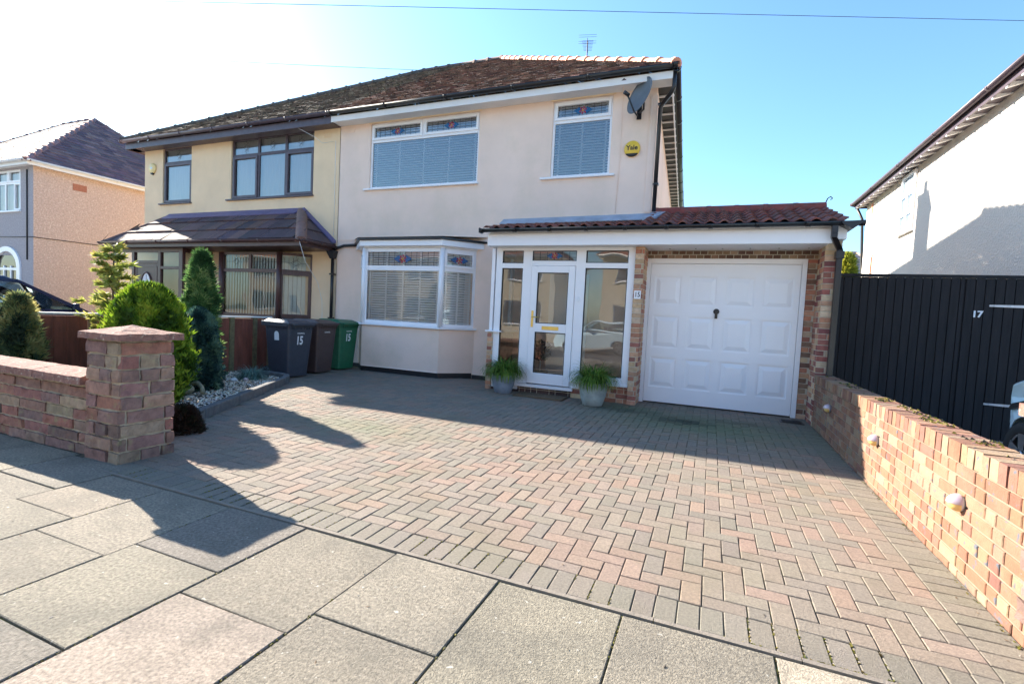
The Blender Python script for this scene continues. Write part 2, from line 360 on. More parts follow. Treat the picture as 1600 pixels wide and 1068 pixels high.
X1 = XW - 2 * u; X0 = X1 - nx * u
for j in range(-1, ny):
    for i in range(-1, nx):
        kk = (i - j) % 4
        if kk == 0: a = (X0 + i * u, X0 + (i + 2) * u, ys0 + j * u, ys0 + (j + 1) * u)
        elif kk == 3: a = (X0 + i * u, X0 + (i + 1) * u, ys0 + j * u, ys0 + (j + 2) * u)
        else: continue
        a = (max(a[0], X0), min(a[1], X1), max(a[2], ys0), min(a[3], yend))
        if a[1] - a[0] > .05 and a[3] - a[2] > .05: paver(*a)
tag(pv.build('driveway', M['paver']), kind='structure')
g = MB(); g.face([(-.35, YF, gz(YF) - .008), (XW, YF, gz(YF) - .008), (XW, .2, gz(.2) - .008), (-.35, .2, gz(.2) - .008)]); g.box(-.35, XW, -6.60, .2, -.15, -.02)
tag(g.build('driveway_bed', M['joint']), kind='structure')
g = MB(); pr = random.Random(3); x = 3.67
while x < XW: l = .60; g.box(x + .002, x + l - .002, -6.598, -6.571, -.1, .004, jit((1, 1, 1), .1, pr)); x += l
tag(g.build('edging_strip', mat('edging_concrete', (.20, .172, .142), .95, .15, 12, .5, 80)), kind='structure')
g = MB(); g.face([(XW + .2, YF, .0), (19, YF, .0), (19, 12, .05), (XW + .2, 12, .05)])
tag(g.build('neighbour_drive', M['concrete']), kind='structure')
g = MB(); g.face([(-22, YF, .0), (-.25, YF, .0), (-.25, 0, .05), (-22, 0, .05)])
tag(g.build('left_drive', M['concrete']), kind='structure')
# ------------------------------------------------------------------ brickwork
MULTI = [(.50, .22, .12), (.58, .32, .18), (.62, .42, .25), (.42, .15, .09), (.36, .13, .10), (.52, .40, .26), (.20, .12, .11)]
PORCHB = [(.48, .22, .13), (.55, .36, .22), (.40, .17, .11), (.52, .29, .18), (.30, .12, .09), (.56, .42, .28)]
def bricks(mb, T, L, z0, z1, ch=.077, bl=.225, hd=.108, j=.010, out=.006, pal=MULTI, rnd=None, flem=False, ja=.16, start=0., slope=None, wob=.0015):
    """bricks on a wall face: T(u, out, z); chamfered fronts standing proud of the mortar"""
    rnd = rnd or random.Random(5); z = z0; row = 0
    while z < z1 - .015:
        h = min(ch, z1 - z); u0 = -rnd.uniform(0, .02) - (bl / 2 if row % 2 else 0) - start; k = row
        while u0 < L - .01:
            w = bl if not flem or (k % 2 == 0) else hd
            if flem and rnd.random() < .25: w = hd
            a, b = max(u0, 0), min(u0 + w, L); k += 1; u0 += w
            if b - a < .03: continue
            c = jit(rnd.choice(pal), ja, rnd); q = j / 2; e = .004; o = out + rnd.uniform(-wob, wob)
            a0, a1, b0, b1 = a + (q if a > 0 else 0), b - (q if b < L else 0), z + q, z + h - q
            bk = [(a0, -.004, b0), (a1, -.004, b0), (a1, -.004, b1), (a0, -.004, b1)]
            lo = [(a0, o - e, b0), (a1, o - e, b0), (a1, o - e, b1), (a0, o - e, b1)]
            r = [rnd.uniform(0, .003) for _ in range(4)]
            hi = [(a0 + e + r[0], o, b0 + e), (a1 - e - r[1], o, b0 + e), (a1 - e, o, b1 - e - r[2]), (a0 + e, o, b1 - e - r[3])]
            mb.face(hi, c)
            for m_ in range(4):
                p = (m_ + 1) % 4; mb.face([lo[m_], lo[p], hi[p], hi[m_]], c); mb.face([bk[m_], bk[p], lo[p], lo[m_]], c)
        z += ch; row += 1
def brick_pier(name, parent, x0, x1, y0, y1, z0, z1, faces='-y-x+x', pal=PORCHB, seed=1, mt='brick', mort='mortar', out=.006):
    rnd = random.Random(seed); mb = MB(); mb.k = 1; mb.box(x0, x1, y0, y1, z0 - .02, z1); mb.k = 0
    if '-y' in faces: mb.T = plane((x0 - out, y0), (1, 0), (0, -1)); bricks(mb, mb.T, x1 - x0 + 2 * out, z0, z1, pal=pal, rnd=rnd, flem=True, out=out)
    if '-x' in faces: mb.T = plane((x0, y1), (0, -1), (-1, 0)); bricks(mb, mb.T, y1 - y0, z0, z1, pal=pal, rnd=rnd, flem=True, out=out)
    if '+x' in faces: mb.T = plane((x1, y0), (0, 1), (1, 0)); bricks(mb, mb.T, y1 - y0, z0, z1, pal=pal, rnd=rnd, flem=True, out=out)
    if '+y' in faces: mb.T = plane((x1, y1), (-1, 0), (0, 1)); bricks(mb, mb.T, x1 - x0, z0, z1, pal=pal, rnd=rnd, flem=True, out=out)
    mb.T = None
    return mb.build(name, [M[mt], M[mort]], parent)
# ------------------------------------------------------------------ roofs
def tiles(mb, P0, P1, Q0, Q1, w=.17, g=.115, th=.014, pal=[(.12, .075, .06)], rnd=None, ja=.25, bump=0.):
    rnd = rnd or random.Random(9); P0, P1, Q0, Q1 = [Vector(p) for p in (P0, P1, Q0, Q1)]
    e = (P1 - P0).normalized(); nn = e.cross(((Q0 + Q1) / 2 - (P0 + P1) / 2)).normalized()
    if nn.z < 0: nn = -nn
    up = nn.cross(e).normalized()
    if up.z < 0: up = -up
    H = (Q0 - P0).dot(up); n = int(H / g); g = H / n
    for r in range(n):
        t0, t1 = r / n, (r + 1) / n
        a0, b0 = (P0.lerp(Q0, t0) - P0).dot(e), (P1.lerp(Q1, t0) - P0).dot(e); a1, b1 = (P0.lerp(Q0, t1) - P0).dot(e), (P1.lerp(Q1, t1) - P0).dot(e)
        u_ = math.floor(min(a0, a1) / w) * w - (w / 2 if r % 2 else 0); s0, s1 = (P0 + up * (r * g)), (P0 + up * ((r + 1) * g))
        while u_ < max(b0, b1):
            l0, r0, l1, r1 = max(u_, a0), min(u_ + w, b0), max(u_, a1), min(u_ + w, b1); u_ += w
            if r0 - l0 < .01 and r1 - l1 < .01: continue
            r0 = max(r0, l0); r1 = max(r1, l1); q = .0015
            c = jit(rnd.choice(pal), ja, rnd); lift = th * rnd.uniform(.8, 1.35) + (rnd.random() < bump) * rnd.uniform(.01, .03); l2 = rnd.uniform(0, .004)
            A, B = s0 + e * (l0 + q) + nn * lift, s0 + e * (r0 - q) + nn * (lift + rnd.uniform(-.003, .003)); C_, D_ = s1 + e * (r1 - q) + nn * l2, s1 + e * (l1 + q) + nn * l2
            mb.face([A, B, C_, D_], c); mb.face([s0 + e * l0 - nn * .004, s0 + e * r0 - nn * .004, B, A], c)
def ridge(mb, A, B, r=.11, seg=.42, col=(1, 1, 1), rnd=None, flange=.02, ja=.1, drop=.05):
    A, B = Vector(A), Vector(B); L = (B - A).length; n = max(1, int(L / seg)); d = (B - A) / n; D = d.normalized()
    s = D.cross(Vector((0, 0, 1))).normalized(); up = s.cross(D).normalized(); rnd = rnd or random.Random(2)
    if up.z < 0: up = -up
    for k in range(n):
        p0, p1 = A + d * k, A + d * (k + 1) ; c = jit(col, ja, rnd); rings = []
        for p, rr in ((p0 - D * .02, r + flange), (p0 + D * .05, r + flange), (p0 + D * .055, r), (p1, r)):
            rings.append([mb.P(p + (s * math.cos(t) + up * math.sin(t)) * rr - up * drop) for t in [math.pi * j / 8 - .12 + j * .03 for j in range(9)]])
        for a, b in zip(rings, rings[1:]):
            for j in range(8): mb.fi((a[j], a[j + 1], b[j + 1], b[j]), c, True)
        mb.fi(rings[0], c)
def gutter(mb, A, B, r=.06, n=None):
    A, B = Vector(A), Vector(B); L = (B - A).length; D = (B - A).normalized(); s = D.cross(Vector((0, 0, 1))).normalized(); n = n or max(2, int(L / 1.9)); sg = 8
    def sec(p, rr): return [mb.P(p + s * math.cos(t) * rr + Vector((0, 0, math.sin(t))) * rr) for t in [-math.pi * j / sg for j in range(sg + 1)]]
    def tube(p, q, rr, rin):
        a, b = sec(p, rr), sec(q, rr); c, d = sec(p, rin), sec(q, rin)
        for j in range(sg): mb.fi((a[j], a[j + 1], b[j + 1], b[j]), sm=True); mb.fi((d[j], d[j + 1], c[j + 1], c[j]), sm=True); mb.fi((a[j], c[j], c[j + 1], a[j + 1])); mb.fi((b[j + 1], d[j + 1], d[j], b[j]))
        mb.fi((a[0], b[0], d[0], c[0])); mb.fi((a[sg], c[sg], d[sg], b[sg]))
    tube(A, B, r, r - .006)
    for k in range(n + 1):
        p = A.lerp(B, (k + .02) / (n + .04)); tube(p - D * .03, p + D * .03, r + .007, r - .001)
def slab_quad(mb, pts, t, col=(1, 1, 1)):
    a, b, c = [Vector(p) for p in pts[:3]]; n = (b - a).cross(c - a).normalized() * t; P = [Vector(p) for p in pts]
    lo = [mb.P(p - n) for p in P]; hi = [mb.P(p) for p in P]; k = len(P)
    mb.fi(hi, col); mb.fi(lo[::-1], col)
    for i in range(k): mb.fi((lo[i], lo[(i + 1) % k], hi[(i + 1) % k], hi[i]), col)
# ------------------------------------------------------------------ walls with holes
def wall(mb, T, u0, u1, z0, z1, holes=[], depth=.12):
    us = sorted({u0, u1, *[h[0] for h in holes], *[h[1] for h in holes]}); zs = sorted({z0, z1, *[h[2] for h in holes], *[h[3] for h in holes]})
    old = mb.T; mb.T = T; idx = {}
    def V(a, n, b):
        k = (round(a, 4), round(n, 4), round(b, 4))
        if k not in idx: idx[k] = mb.P((a, n, b))
        return idx[k]
    for i in range(len(us) - 1):
        for j in range(len(zs) - 1):
            cu, cz = (us[i] + us[i + 1]) / 2, (zs[j] + zs[j + 1]) / 2
            if any(h[0] < cu < h[1] and h[2] < cz < h[3] for h in holes): continue
            mb.fi((V(us[i], 0, zs[j]), V(us[i + 1], 0, zs[j]), V(us[i + 1], 0, zs[j + 1]), V(us[i], 0, zs[j + 1])))
            mb.fi((V(us[i], -depth, zs[j]), V(us[i], -depth, zs[j + 1]), V(us[i + 1], -depth, zs[j + 1]), V(us[i + 1], -depth, zs[j])))
    for (a, b, c, d) in holes:
        for p, q in (((a, c), (b, c)), ((b, c), (b, d)), ((b, d), (a, d)), ((a, d), (a, c))):
            mb.fi((V(p[0], 0, p[1]), V(q[0], 0, q[1]), V(q[0], -depth, q[1]), V(p[0], -depth, p[1])))
    mb.T = old
# ------------------------------------------------------------------ windows
def flower(mb, cx, cz, n, s, k_t, k_r, k_a):
    mb.k = k_t
    for sx in (-1, 1):
        pts = [(cx + sx * s * a, n, cz + s * b) for a, b in ((.25, 0), (.45, .42), (.75, .25), (1.15, 0), (.75, -.25), (.45, -.42))]
        mb.face(pts if sx > 0 else pts[::-1])
    mb.k = k_r
    for a in range(6):
        t = a * math.pi / 3 + .3; d = lambda r, o: (cx + s * r * math.cos(t + o), n + .0007, cz + s * r * math.sin(t + o) * .95)
        mb.face([d(.1, 0), d(.36, -.32), d(.52, 0), d(.36, .32)])
    mb.k = k_a; mb.face([(cx + s * .16 * math.cos(t), n + .0014, cz + s * .16 * math.sin(t)) for t in [j * math.pi / 4 for j in range(8)]]); mb.k = 0
def window(parent, T, rect, cells, fm, gm='glass', sill=True, sillm=None, fr=.045, blind='venetian', leads=None, back=-.085, sash=.05, name='window', sillx=(.12, .03), tapes=4, bev=.004, bpitch=.050, silld=.06):
    """cells: (u0,u1,z0,z1,kind) kind 'f' fixed, 's' sash, 'l' leaded fixed, 'ls' leaded sash, 'd' diamond motif, 'ds'"""
    f = MB(T); G = []
    for (a, b, c, d, k) in cells:
        g1 = (a + fr * .5 + .012, b - fr * .5 - .012, c + fr * .5 + .012, d - fr * .5 - .012)
        if abs(a - rect[0]) < .01: g1 = (a + fr, *g1[1:])
        if abs(b - rect[1]) < .01: g1 = (g1[0], b - fr, *g1[2:])
        if abs(c - rect[2]) < .01: g1 = (*g1[:2], c + fr, g1[3])
        if abs(d - rect[3]) < .01: g1 = (*g1[:3], d - fr)
        f.ring((a, b, c, d), g1, back, back + .05)
        if 's' in k:
            o2 = (g1[0] - .014, g1[1] + .014, g1[2] - .014, g1[3] + .014); g2 = (g1[0] + sash - .012, g1[1] - sash + .012, g1[2] + sash - .012, g1[3] - sash + .012)
            f.ring(o2, g2, back + .051, back + .072); f.ring(g1, g2, back + .012, back + .050); g1 = g2
        G.append((g1, k))
    fo = f.build(name, M[fm], parent, bevel=bev)
    for (g1, k) in G:
        a, b, c, d = g1; p = MB(T); q = back + .028
        p.face([(a - .004, q, c - .004), (b + .004, q, c - .004), (b + .004, q, d + .004), (a - .004, q, d + .004)])
        p.build('pane', M[gm], fo)
        if 'l' in k:
            l = MB(T); w = b - a; nv = max(2, int(round(w / .13))); n0, n1 = q + .002, q + .005
            for i in range(1, nv): x = a + w * i / nv; l.box(x - .003, x + .003, n0, n1, c, d)
            for t in ((.48, .52) if d - c < .18 else (.3, .55, .72)): l.box(a, b, n0 + .0005, n1 + .0005, c + (d - c) * t - .002, c + (d - c) * t + .002)
            flower(l, (a + b) / 2, (c + d) / 2, n1 + .002, min(.19, (d - c) * .72), 1, 2, 3)
            l.build('leaded_motif', [M['lead'], M['stain_teal'], M['stain_red'], M['stain_amber']], fo)
        if 'd' in k:
            l = MB(T); cx, cz = (a + b) / 2, (c + d) / 2; n0, n1 = q + .002, q + .006; s = min(.055, (d - c) * .2)
            for (x0, z0, x1, z1) in ((a, cz, cx - 2 * s, cz), (cx + 2 * s, cz, b, cz), (cx, c, cx, cz - 2 * s), (cx, d, cx, cz + 2 * s), (cx - 2 * s, cz, cx, cz + 1.3 * s), (cx, cz + 1.3 * s, cx + 2 * s, cz), (cx + 2 * s, cz, cx, cz - 1.3 * s), (cx, cz - 1.3 * s, cx - 2 * s, cz),
                                     (cx - s, cz - 2 * s, cx + s, cz), (cx - s, cz, cx + s, cz + 2 * s), (cx - s, cz + 2 * s, cx - s, cz), (cx + s, cz, cx + s, cz - 2 * s)):
                l.tube([(x0, n1, z0), (x1, n1, z1)], .003, 4, sm=False)
            l.build('lead_motif', M['lead'], fo)
    u0, u1, z0, z1 = rect
    if sill:
        s = MB(T); s.box(u0 - sillx[0], u1 + sillx[1], back, silld, z0 - .035, z0 - .001); s.build('sill', M[sillm or fm], fo, bevel=.006)
    if blind == 'venetian':
        b = MB(T); n = int((z1 - z0 - .04) / bpitch); rr = random.Random(int(abs(u0) * 100)); nb = back - .022
        for i in range(n):
            z = z0 + .03 + i * bpitch; b.hexa([(u0 + .02, nb - .012, z + .038), (u1 - .02, nb - .012, z + .038), (u1 - .02, nb + .012, z), (u0 + .02, nb + .012, z),
                                               (u0 + .02, nb - .012, z + .041), (u1 - .02, nb - .012, z + .041), (u1 - .02, nb + .012, z + .003), (u0 + .02, nb + .012, z + .003)])
        for i in range(tapes + 1):
            x = u0 + .12 + (u1 - u0 - .24) * i / tapes; b.box(x - .019, x + .019, nb + .0155, nb + .017, z0 + .02, z1 - .02)
        b.build('venetian_blind', M['blind'], fo)
    elif blind == 'net':
        b = MB(T); N = 60; 
        ring0 = []
        for i in range(N + 1):
            x = u0 + .01 + (u1 - u0 - .02) * i / N; y = back - .05 + .008 * math.sin(i * 1.7); ring0.append((b.P((x, y, z0 + .01)), b.P((x, y, z1 - .01))))
        for p, q in zip(ring0, ring0[1:]): b.fi((p[0], q[0], q[1], p[1]), sm=True)
        b.build('net_curtain', M['net'], fo)
    elif blind == 'vertical':
        b = MB(T); x = u0 + .03
        while x < u1 - .08: b.hexa([(x, back - .09, z0 + .02), (x + .085, back - .055, z0 + .02), (x + .085, back - .053, z0 + .02), (x, back - .088, z0 + .02), (x, back - .09, z1 - .03), (x + .085, back - .055, z1 - .03), (x + .085, back - .053, z1 - .03), (x, back - .088, z1 - .03)]); x += .092
        b.build('vertical_blind', M['vblind'], fo)
    return fo
def room(parent, x0, x1, y0, y1, z0, z1):
    r = MB(); r.face([(x0, y1, z0), (x0, y1, z1), (x1, y1, z1), (x1, y1, z0)]); r.face([(x0, y0, z0), (x1, y0, z0), (x1, y1, z0), (x0, y1, z0)]); r.face([(x0, y0, z1), (x0, y1, z1), (x1, y1, z1), (x1, y0, z1)])
    r.face([(x0, y0, z0), (x0, y1, z0), (x0, y1, z1), (x0, y0, z1)]); r.face([(x1, y0, z0), (x1, y0, z1), (x1, y1, z1), (x1, y1, z0)])
    return r.build('room_interior', M['inside'], parent)
# ================================================================== HOUSE 15
H = thing('semi_detached_house', 'pale pinkish-cream rendered house with white windows, glazed porch and white garage door', 'house', (0, 0, 0))
SK = .05
F0 = FAC(0.)
hw = MB()
wall(hw, F0, 0.012, 6.9, .0, 5.47, [(.842, 3.50, 4.0, 5.40), (5.026, 6.146, 4.0, 5.40), (.95, 3.33, 1.08, 2.55)])
hw.face([(6.9, 0, 0), (6.45, 9.6, 0), (6.45, 9.6, 5.47), (6.9, 0, 5.47)]); hw.face([(6.45, 9.6, 0), (0.012, 9.6, 0), (0.012, 9.6, 5.47), (6.45, 9.6, 5.47)])
hw.build('wall', M['render15'], H)
c = MB(); c.box(6.80, 6.925, -.022, -.001, 3.3, 5.30); c.build('corner_bead', M['render15'], H, bevel=.006)
c = MB(); c.box(.012, .69, -.012, 0, 2.885, 2.90); c.box(.50, 4.06, -.018, 0, 2.90, 2.93); c.build('render_drip', M['render15'], H)
for (a, b, c_, d) in ((.80, 3.54, 5.40, 5.475), (4.99, 6.19, 5.40, 5.475)):
    c = MB(); c.box(a, b, -.012, -.001, c_, d - .005); c.build('window_head', M['render13'], H)
room(H, .05, 6.6, .30, 3.4, 3.3, 5.42); room(H, .05, 4.0, .45, 4.2, .2, 2.95)
# upper windows
zt = 5.03
wa = window(H, F0, (.842, 3.50, 4.0, 5.40), [(.842, 2.171, zt, 5.40, 'ls'), (2.171, 3.50, zt, 5.40, 'ls'), (.842, 3.50, 4.0, zt, 'f')], 'upvc', tapes=4, gm='glass_up')
wb = window(H, F0, (5.026, 6.146, 4.0, 5.40), [(5.026, 6.146, zt, 5.40, 'ls'), (5.026, 6.146, 4.0, zt, 'f')], 'upvc', tapes=2, gm='glass_up', sillx=(.18, .1))
# bay
bx = [(.69, 0.), (1.20, -.522), (3.08, -.522), (3.59, 0.)]
b = MB()
def strip(mb, pts, z0, z1, dz=.0, o=0.):
    for p, q in zip(pts, pts[1:]): mb.face([(p[0], p[1], z0), (q[0], q[1], z0), (q[0], q[1], z1), (p[0], p[1], z1)])
zb = .165
strip(b, bx, zb, 1.03); b.face([(x, y, 1.03) for x, y in bx][::-1])
b.face([(1.22, -.535, zb), (3.07, -.535, zb), (3.07, -.522, zb + .02), (1.22, -.522, zb + .02)])
b.build('bay_wall', M['render15'], H)
b = MB(); strip(b, [(.69, .02), (1.21, -.505), (3.07, -.505), (3.60, .03)], .0, zb + .01); b.box(3.58, 6.3, -.012, 0, .0, .135); b.box(.012, .72, -.012, 0, .0, .135); b.build('plinth', M['plinth'], H)
def seg_T(p, q):
    L = math.hypot(q[0] - p[0], q[1] - p[1]); ux, uy = (q[0] - p[0]) / L, (q[1] - p[1]) / L
    return plane(p, (ux, uy), (uy, -ux)), L
z0, z1, zt = 1.07, 2.63, 2.225
window(H, plane((1.2, -.522), (1, 0)), (0, 1.88, z0, z1), [(0, 1.88, z0, zt, 'f'), (0, 1.88, zt, z1, 'l')], 'upvc', tapes=4, sillx=(.04, .04), fr=.075, name='bay_window', back=-.07)
T, L = seg_T((3.08, -.522), (3.59, 0)); window(H, T, (0, L, z0, z1), [(0, L, z0, zt, 'f'), (0, L, zt, z1, 'ls')], 'upvc', tapes=2, sillx=(.04, .03), fr=.07, name='bay_window', back=-.07, sash=.045)
T, L = seg_T((.69, 0), (1.2, -.522)); window(H, T, (0, L, z0, z1), [(0, L, z0, zt, 'f'), (0, L, zt, z1, 'ls')], 'upvc', tapes=2, sillx=(.03, .04), fr=.07, name='bay_window', back=-.07, sash=.045)
def off(pts, d):      # offset of the bay outline outwards
    k = d * math.tan(math.radians(22.5)); s2 = d * 1.4142
    return [(pts[0][0] - s2, pts[0][1]), (pts[1][0] - k, pts[1][1] - d), (pts[2][0] + k, pts[2][1] - d), (pts[3][0] + s2, pts[3][1])]
b = MB(); b.prism(off(bx, .0), 2.632, 2.66); b.prism(off(bx, .10), 2.66, 2.775); b.build('bay_fascia', M['upvc'], H, bevel=.006)
b = MB(); b.prism(off(bx, .145), 2.777, 2.815); P0 = off(bx, .145); P1 = off(bx, .02)
b.face([(x, y, 2.90 if i in (0, 3) else 2.83) for i, (x, y) in enumerate(P0)] ); b.build('bay_roof', M['black'], H, bevel=.005)
for t in (-1, 1):
    p = MB(); x = 1.2 if t < 0 else 3.08; p.tube([(x, -.522 + .02, z0), (x, -.522 + .02, z1)], .048, 8); p.build('bay_post', M['upvc'], H)
# eaves
f = MB(); f.box(.012, 7.19, -.322, -.30, 5.405, 5.53); f.box(.012, 7.19, -.30, 0.0, 5.425, 5.44)
f.build('fascia', M['white_paint'], H, bevel=.004)
f = MB(); A = Vector((7.17, -.30, 0)); B = Vector((6.70, 9.6, 0)); d = B - A; nrm = Vector((d.y, -d.x, 0)).normalized() * .02
f.hexa([(A.x - nrm.x, A.y, 5.40), (A.x, A.y, 5.40), (B.x, B.y, 5.40), (B.x - .02, B.y, 5.40), (A.x - .02, A.y, 5.50), (A.x, A.y, 5.50), (B.x, B.y, 5.50), (B.x - .02, B.y, 5.50)])
f.build('fascia', M['white_paint'], H)
for i in range(24):
    y = .02 + i * .40; xw = 6.9 - .0469 * y; f = MB(); f.box(xw - .02, xw + .265, y, y + .035, 5.445, 5.47); f.build('rafter_end', M['white_paint'], H)
f = MB(); f.face([(6.86, 0, 5.475), (7.2, 0, 5.475), (6.75, 9.6, 5.475), (6.4, 9.6, 5.475)]); f.build('soffit', M['trim'], H)
f = MB(); gutter(f, (.03, -.385, 5.60), (7.25, -.385, 5.60), .062, 5); f.build('gutter', M['black'], H)
f = MB(); gutter(f, (7.235, -.36, 5.56), (6.775, 9.7, 5.55), .062, 9); f.build('gutter', M['black'], H)
f = MB(); f.tube([(7.20, -.30, 5.56), (7.20, -.30, 5.26), (7.17, -.27, 5.21), (7.02, -.09, 5.12), (6.975, -.06, 5.05), (6.975, -.05, 3.30)], .036, 10)
for z in (5.10, 3.75): f.box(6.935, 7.025, -.09, 0.0, z, z + .03)
f.build('downpipe', M['black'], H)
AP = (1.43, 5.42, 9.38); EV = 5.60
DARK = [(.13, .066, .05), (.17, .082, .058), (.09, .055, .046), (.21, .105, .075), (.27, .15, .105), (.14, .08, .062)]
r = MB(); tiles(r, (0.005, -.43, EV), (7.27, -.43, EV), (0.005, 5.42, 9.38), AP, pal=DARK, rnd=random.Random(21), bump=.05)
r.build('roof', M['tile_dark'], H); roof15 = r
r = MB(); tiles(r, (7.27, -.43, EV), (6.78, 11.2, EV), AP, AP, w=.34, g=.23, pal=DARK); tiles(r, (6.78, 11.2, EV), (0.005, 11.2, EV), AP, (0.005, 5.42, 9.38), w=.34, g=.23, pal=DARK); r.build('roof', M['tile_dark'], H)
r = MB(); ridge(r, (7.22, -.38, EV + .04), (1.43, 5.42, 9.42), r=.09, seg=.43, flange=.02); r.build('hip_tiles', M['terracotta'], H)
r = MB(); ridge(r, (1.43, 5.42, 9.40), (.01, 5.42, 9.40), col=(.12, .08, .07)); r.build('ridge_tiles', M['tile_dark'], H)
# porch + garage ------------------------------------------------
PY = -.98
def quadbox(mb, x0, x1, y0, y1, za, zb, t=.03):  mb.hexa([(x0, y0, za - t), (x1, y0, za - t), (x1, y1, zb - t), (x0, y1, zb - t), (x0, y0, za), (x1, y0, za), (x1, y1, zb), (x0, y1, zb)])
# pantile roof as waves
def pantiles(name, parent, x0, x1, ya, yb, za, zb, pitch=.186, rows=4):
    mb = MB(); nx = int((x1 - x0) / pitch * 10); L = math.hypot(yb - ya, zb - za); ny = -(zb - za) / L; nz = (yb - ya) / L; rnd = random.Random(8); tint = {}
    def h(x):
        t = ((x - x0) / pitch) % 1; return .034 * (math.sin(math.pi * t / .62) if t < .62 else -.35 * math.sin(math.pi * (t - .62) / .38)) 
    for r_ in range(rows):
        t0, t1 = r_ / rows, (r_ + 1) / rows + .02; prev = None
        for i in range(nx + 1):
            x = x0 + (x1 - x0) * i / nx; hh = h(x); kk = (int((x - x0) / pitch - 1e-6), r_); c = tint.setdefault(kk, jit((1, 1, 1), .25, rnd))
            cur = []
            for t, l in ((t0, .024), (t1, .002), (t0, .008)):
                y, z = ya + (yb - ya) * t, za + (zb - za) * t; cur.append(mb.P((x, y + ny * (hh + l), z + nz * (hh + l))))
            if prev: mb.fi((prev[0], cur[0], cur[1], prev[1]), c, True); mb.fi((prev[2], cur[2], cur[0], prev[0]), c)
            prev = cur
    # underlay
    mb.hexa([(x0, ya + .02, za - .05), (x1, ya + .02, za - .05), (x1, yb, zb - .05), (x0, yb, zb - .05), (x0, ya + .02, za - .02), (x1, ya + .02, za - .02), (x1, yb, zb - .02), (x0, yb, zb - .02)], (.3, .3, .3))
    return mb.build(name, M['pantile'], parent)
pantiles('porch_roof', H, 4.36, 6.93, -1.37, -.15, 2.81, 3.09)
pantiles('garage_roof', H, 6.93, 9.58, -1.37, .30, 2.81, 3.33, rows=5)
r = MB(); ridge(r, (6.96, .33, 3.375), (9.60, .33, 3.375), r=.12, seg=.44, col=(1.15, .75, .75), flange=.006); r.build('garage_ridge', M['pantile'], H)
r = MB(); r.tube([(9.60, .33, 3.44), (9.62, .33, 3.50), (9.66, .33, 3.53), (9.69, .33, 3.50), (9.66, .33, 3.48)], .009, 6); r.build('ridge_hook', M['black'], H)
r = MB(); r.hexa([(4.12, -.19, 3.115), (6.99, -.19, 3.13), (6.99, -.001, 3.255), (4.12, -.001, 3.225), (4.12, -.195, 3.135), (6.99, -.195, 3.15), (6.99, -.001, 3.285), (4.12, -.001, 3.255)])
r.hexa([(6.86, -.55, 3.05), (7.06, -.55, 3.05), (7.12, .30, 3.33), (6.92, .30, 3.33), (6.86, -.55, 3.11), (7.06, -.55, 3.11), (7.16, .30, 3.38), (6.92, .30, 3.38)])
r.build('lead_flashing', M['leadsheet'], H, bevel=.004)
f = MB(); f.box(4.40, 9.44, -1.265, -1.245, 2.545, 2.745); f.box(4.40, 4.42, -1.245, 0, 2.545, 2.76); f.box(4.42, 9.42, -1.245, -.97, 2.550, 2.562); f.box(7.0, 9.42, -.97, -.57, 2.550, 2.562)
f.box(9.45, 9.60, -1.255, .2, 2.60, 2.77); f.box(4.42, 9.58, -1.24, -1.20, 2.60, 2.785)
f.build('porch_fascia', M['upvc'], H, bevel=.004)
for i in range(6):
    v = MB(); v.lathe([(.012, 0), (.012, .004)], (7.35 + i * .38, -.80, 2.545), 10); v.build('soffit_vent', M['trim'], H)
f = MB(); gutter(f, (4.32, -1.38, 2.805), (9.74, -1.38, 2.805), .055, 9); f.box(4.305, 4.325, -1.44, -1.32, 2.74, 2.82)
f.hexa([(9.50, -1.44, 2.775), (9.62, -1.44, 2.70), (9.62, -1.1, 2.70), (9.50, -1.1, 2.775), (9.50, -1.44, 2.80), (9.76, -1.44, 2.81), (9.76, -1.1, 2.81), (9.50, -1.1, 2.80)])
f.build('porch_gutter', M['black'], H)
f = MB()
f.box(9.40, 9.47, -1.40, -1.33, 2.66, 2.79); f.hexa([(9.40, -1.40, 2.60), (9.47, -1.40, 2.60), (9.47, -1.33, 2.60), (9.40, -1.33, 2.60), (9.40, -1.40, 2.66), (9.47, -1.40, 2.66), (9.47, -1.33, 2.66), (9.40, -1.33, 2.66)])
f.hexa([(9.53, -1.13, 2.48), (9.60, -1.13, 2.48), (9.60, -1.06, 2.48), (9.53, -1.06, 2.48), (9.40, -1.40, 2.60), (9.47, -1.40, 2.60), (9.47, -1.33, 2.60), (9.40, -1.33, 2.60)])
f.box(9.53, 9.60, -1.13, -1.06, .2, 2.48); f.box(9.515, 9.615, -1.145, -1.04, 2.36, 2.46)
f.build('garage_downpipe', M['black'], H, bevel=.006)
# porch frame
glz = 'glass_porch'
T = FAC(PY); zA, zB, zC = 2.55, 2.425, .30
f = MB(T)
gl = []
bars = [(4.455, 4.57), (4.985, 5.125), (5.905, 6.045), (6.745, 6.855)]
Z0 = .34
f.box(4.455, 4.57, -.07, 0, .10, 2.55); f.box(4.57, 4.96, -.07, 0, .10, .40); f.box(4.57, 4.96, -.07, 0, 2.20, 2.285); f.box(4.57, 6.745, -.07, 0, 2.50, 2.55)
f.box(4.96, 5.125, -.07, .0, .22, 2.50); f.box(5.125, 5.90, -.07, 0, 2.25, 2.33); f.box(5.90, 6.06, -.07, 0, .22, 2.50); f.box(6.06, 6.745, -.07, 0, 2.215, 2.30); f.box(6.745, 6.855, -.07, 0, .34, 2.55); f.box(6.06, 6.745, -.07, 0, .36, .46)
f.box(5.90, 6.87, -.09, .035, .32, .355)
f.box(4.90, 5.96, -.09, .05, .165, .215)
fo = f.build('porch_frame', M['upvc'], H, bevel=.005)
